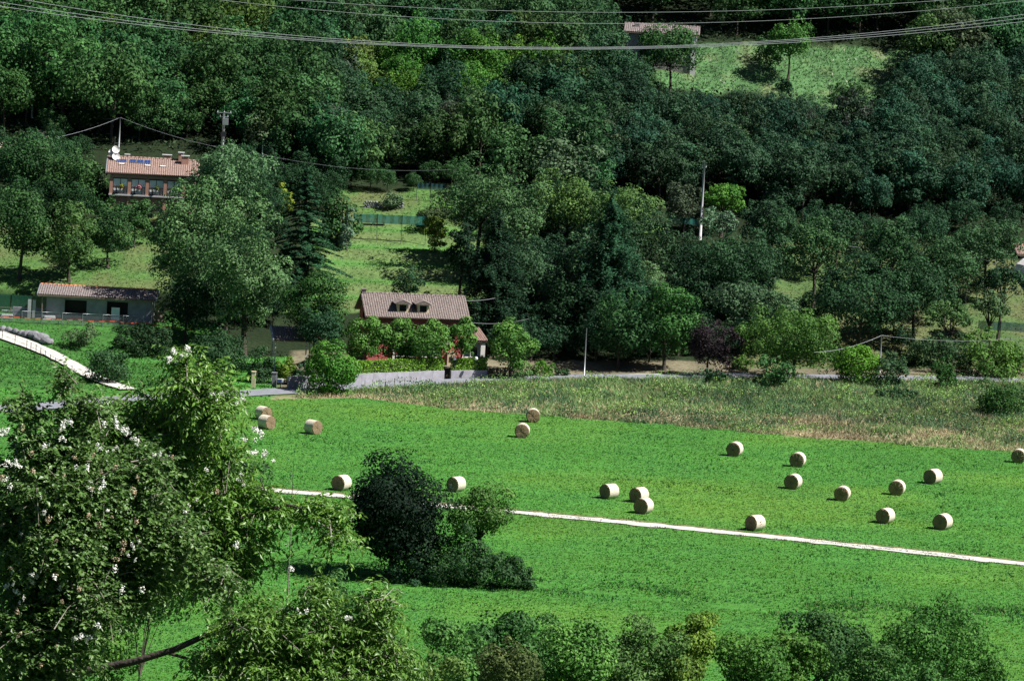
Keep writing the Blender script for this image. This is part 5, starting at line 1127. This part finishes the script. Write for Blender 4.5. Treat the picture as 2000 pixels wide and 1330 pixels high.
# ------------------------------------------------------------------ near trees on the viewpoint slope
LEAF_V = np.array([(0, 0, 0), (.45, .5, .16), (1, 0, -.14), (.5, 0, 0), (0, 0, 0), (.5, 0, 0), (1, 0, -.14), (.45, -.5, .16)])   # two folded halves
def leaves_np(P, t, n, L, asp):
    b = np.cross(n, t); S = np.stack([t*L[:, None], b*(L*asp)[:, None], n*(L*.5)[:, None]], 1)       # rows are the axes
    return (P[:, None, :] + np.einsum('vk,nkj->nvj', LEAF_V, S)).reshape(-1, 3), S
def near_tree(name, label, blobs, Yd, colfn, leaf_len, asp, droop, dens, nfree, twig_mat, cat='tree', spray=(.45, .8), per=15, limbs=(), root_px=None):
    s = FPX/(Yd*1.01); c0 = atY(*(root_px or blobs[0][:2]), Yd); root_p = Vector((c0.x, Yd, Tz(c0.x, Yd)))
    root = empty(name, root_p, 0, label, cat); o = np.array(root_p)
    allP, allt, alln, allL, lv = [], [], [], [], []; twigs = MB()
    trunk = MB(); trunk.tube([(0, 0, -.3), (.1, .1, (c0.z-root_p.z)*.5), (0, .5, c0.z-root_p.z)], [.13, .09, .03], 8)
    for cx, cy, rx, ry, dy in blobs:
        C0 = atY(cx, cy, Yd+dy); Rx, Rz = rx/s, ry/s; Ry = (Rx+Rz)*.5
        ns = max(4, int(dens*Rx*Rz*560*(.12/leaf_len)**1.6))
        lc = Vector(C0)-root_p; tc_ = Vector((0, .5, c0.z-root_p.z)); trunk.tube([tuple(tc_), tuple(tc_.lerp(lc, .5)+Vector((0, .5, .12))), tuple(lc+Vector((0, .3, 0)))], [.02, .012, .005], 5)
        for _ in range(ns):
            d = rng.normal(0, 1, 3); d /= np.linalg.norm(d); r = rng.random()**.45
            p0 = np.array(C0) + d*r*np.array([Rx, Ry, Rz])*.88
            dr = d*.7 + rng.normal(0, .5, 3) + np.array([0, 0, .15]); dr /= np.linalg.norm(dr); l = rng.uniform(*spray); m = per
            u = (np.arange(m)+.5)/m
            q = p0 + dr*l*(u[:, None]-.5) + np.array([0, 0, -1.])*droop*l*.5*(u[:, None]**2)
            side = np.cross(dr, [0, 0, 1.]); side /= np.linalg.norm(side)+1e-6
            sg = np.where(np.arange(m) % 2, 1., -1.)[:, None]
            t = unit(dr*.45 + side*sg*.8 + np.array([0, 0, -droop]) + rng.normal(0, .3, (m, 3)))
            n = np.array([0, 0, 1.]) + rng.normal(0, .45, (m, 3)); n = unit(n - t*np.sum(n*t, 1, keepdims=True))
            allP.append(q - o); allt.append(t); alln.append(n); allL.append(leaf_len*rng.uniform(.65, 1.25, m)); lv.append(np.clip(rng.random()*.45+rng.random(m)*.55, 0, 1))
            if rng.random() < .12: twigs.tube([p0-o-dr*l*.6, p0-o, q[-1]-o], [.010, .006, .003], 4)
    P = np.concatenate(allP); t = np.concatenate(allt); n = np.concatenate(alln); L = np.concatenate(allL); lv = np.concatenate(lv)
    order = np.argsort(P[:, 1] - .4*P[:, 2] + rng.normal(0, .15, len(P))); free = order[:nfree]; rest_ = order[nfree:]
    V, _ = leaves_np(P[rest_], t[rest_], n[rest_], L[rest_], asp)
    me = np_mesh('foliage', V, 4, {'lv': np.repeat(lv[rest_], 8)})
    f = tag(link('foliage', me, M['leafnear'], root), kind='stuff'); f.color = (*colfn, 1)
    lm = np_mesh('leaf', LEAF_V, 4, {'lv': np.full(8, .6)}); lm.materials.append(M['leafnear'])
    for i in free:
        b = np.cross(n[i], t[i]); ob = bpy.data.objects.new('leaf', lm); C.objects.link(ob); ob.parent = root
        ob.matrix_local = Matrix(((t[i][0]*L[i], b[0]*L[i]*asp, n[i][0]*L[i]*.5, P[i][0]), (t[i][1]*L[i], b[1]*L[i]*asp, n[i][1]*L[i]*.5, P[i][1]), (t[i][2]*L[i], b[2]*L[i]*asp, n[i][2]*L[i]*.5, P[i][2]), (0, 0, 0, 1)))
        v = rng.uniform(.8, 1.2); ob.color = (colfn[0]*v, colfn[1]*v, colfn[2]*v, 1)
    tag(link('twigs', twigs.mesh('twigs'), M[twig_mat], root), kind='stuff'); link('trunk', trunk.mesh('trunk'), M['bark'], root)
    for k, (pts, r0, r1) in enumerate(limbs):
        w = [atY(px, py, Yd+dy)-root_p for px, py, dy in pts]; m = len(w)
        MB().tube(w, [r0+(r1-r0)*i/(m-1) for i in range(m)], 7).build('limb', M['bark'], root)
    return root
M['leafnear'] = leafmat('near_leaf', transl=.3, rough=.42, spec=.4, vlo=.55, vhi=1.4)
cherry = near_tree('cherry_tree', 'tall near cherry tree with drooping pointed leaves at left',
    [(300, 815, 120, 85, .5), (385, 745, 85, 70, 0), (425, 795, 60, 62, -.3), (350, 700, 35, 32, 0), (330, 955, 150, 100, .6), (430, 1040, 105, 80, .3), (400, 1110, 100, 55, .2), (600, 1000, 75, 34, 0), (655, 1035, 45, 38, -.2), (530, 985, 60, 36, .1), (240, 880, 90, 60, .4), (480, 960, 50, 40, .2), (440, 880, 55, 50, .1), (360, 860, 90, 60, .2), (200, 850, 80, 50, .1), (400, 980, 80, 60, 0), (500, 1050, 50, 40, .1), (300, 1090, 90, 60, .5), (470, 1110, 60, 45, .2), (640, 985, 50, 25, 0)],
    60.5, (.125, .265, .042), .100, .40, .55, .58, 300, 'barkpale', root_px=(60, 1100), limbs=(([(430, 900, .2), (434, 950, .1), (430, 1000, 0)], .02, .015), ([(470, 1010, 0), (560, 985, 0), (690, 1020, -.1)], .03, .008), ([(300, 860, .2), (370, 750, 0), (350, 690, 0)], .03, .008)))
vine = near_tree('clematis_thicket', 'near thicket with white blossom clusters at the left edge',
    [(110, 890, 130, 85, .3), (55, 800, 55, 40, 0), (125, 745, 24, 42, 0), (150, 1050, 190, 150, .5), (95, 1240, 130, 115, 0), (215, 1150, 120, 75, .5), (20, 1010, 80, 130, .2), (170, 800, 70, 45, .3), (290, 1010, 110, 70, .4), (60, 1120, 90, 90, .2), (270, 920, 90, 70, .5), (60, 1320, 110, 50, 0), (330, 1060, 90, 60, .3), (270, 1130, 80, 60, .4), (420, 1130, 60, 40, .4), (180, 940, 100, 70, .1), (90, 1060, 110, 90, -.3), (30, 1230, 70, 90, -.3), (170, 1180, 90, 70, -.2), (110, 960, 110, 70, -.3)],
    56, (.105, .205, .052), .076, .62, .35, .60, 300, 'barkpale', cat='thicket', spray=(.35, .6), root_px=(70, 1200))
cherry2 = near_tree('cherry_tree', 'lower near cherry tree spreading along the bottom left',
    [(600, 1240, 130, 80, .3), (500, 1225, 110, 85, .2), (700, 1235, 100, 70, .4), (560, 1310, 210, 55, 0), (620, 1150, 55, 36, .2), (745, 1180, 45, 55, .3), (440, 1290, 90, 70, .2), (770, 1290, 60, 60, .3), (660, 1290, 110, 60, .2)],
    66, (.12, .25, .042), .112, .38, .6, .62, 300, 'barkpale', root_px=(600, 1330), limbs=(([(60, 1325, .8), (180, 1308, .6), (260, 1292, .5), (340, 1268, .4), (420, 1232, .3), (520, 1200, .2)], .075, .035), ([(330, 1275, .4), (380, 1290, .2), (480, 1250, .2)], .03, .015)))
# blossom clusters of the thicket and the cherry edge
fl_mesh = []
for q in range(4):
    nn = 46; d = unit(rng.normal(0, 1, (nn, 3))); P = d*rng.uniform(.02, .085, (nn, 1))*np.array([1.2, 1, .8]); V = leaf_quads(P, unit(d+rng.normal(0, .4, (nn, 3))), .034, .9)
    m_ = np_mesh('flower_cluster', V, 4); m_.materials.append(M['petal'] if q < 3 else solid('faded_blossom', (.42, .33, .22), .9, .2, 5)); fl_mesh.append(m_)
spots = [(345, 690), (365, 688), (330, 705), (465, 780), (500, 850), (512, 880), (520, 888), (485, 860), (120, 830), (130, 825), (220, 820), (228, 835), (115, 855), (255, 850), (262, 860), (248, 840), (195, 870), (100, 870), (62, 1118), (70, 1122), (20, 1140), (345, 1040), (355, 1052), (340, 1065), (265, 1060), (180, 958), (195, 950), (90, 965), (230, 880), (300, 890), (560, 1105), (510, 845), (455, 1070), (470, 940), (10, 945), (45, 1170), (150, 1240), (180, 1245), (590, 1195), (680, 1210), (35, 905), (5, 845), (425, 770)]
for i in range(200):
    if i < len(spots)*3: px, py = spots[i // 3]; px += rng.normal(0, 9); py += rng.normal(0, 6)
    else:
        while True:
            px, py = rng.uniform(0, 470), rng.uniform(800, 1300)
            if any(((px-b[0])/b[2])**2+((py-b[1])/b[3])**2 < 1 for b in [(110, 890, 130, 85), (150, 1050, 190, 150), (95, 1240, 130, 115), (300, 950, 150, 110)]): break
    w = atY(px, py, (55.6 if px < 320 else 60.0) + rng.uniform(-.6, .1)); parent = vine
    o = bpy.data.objects.new('flower_cluster', fl_mesh[rng.integers(3) if (i < len(spots)*3 or rng.random() < .35) else 3]); C.objects.link(o); o.parent = parent
    o.location = w - parent.location; s_ = rng.uniform(.3, .68); o.scale = (s_, s_, s_*.9); o.rotation_euler = (rng.uniform(0, 6), rng.uniform(0, 6), rng.uniform(0, 6))

print('unique triangles', sum(sum(max(1, len(p.vertices)-2) for p in m.polygons) if len(m.polygons) < 3000 else len(m.loops)-2*len(m.polygons) for m in bpy.data.meshes))
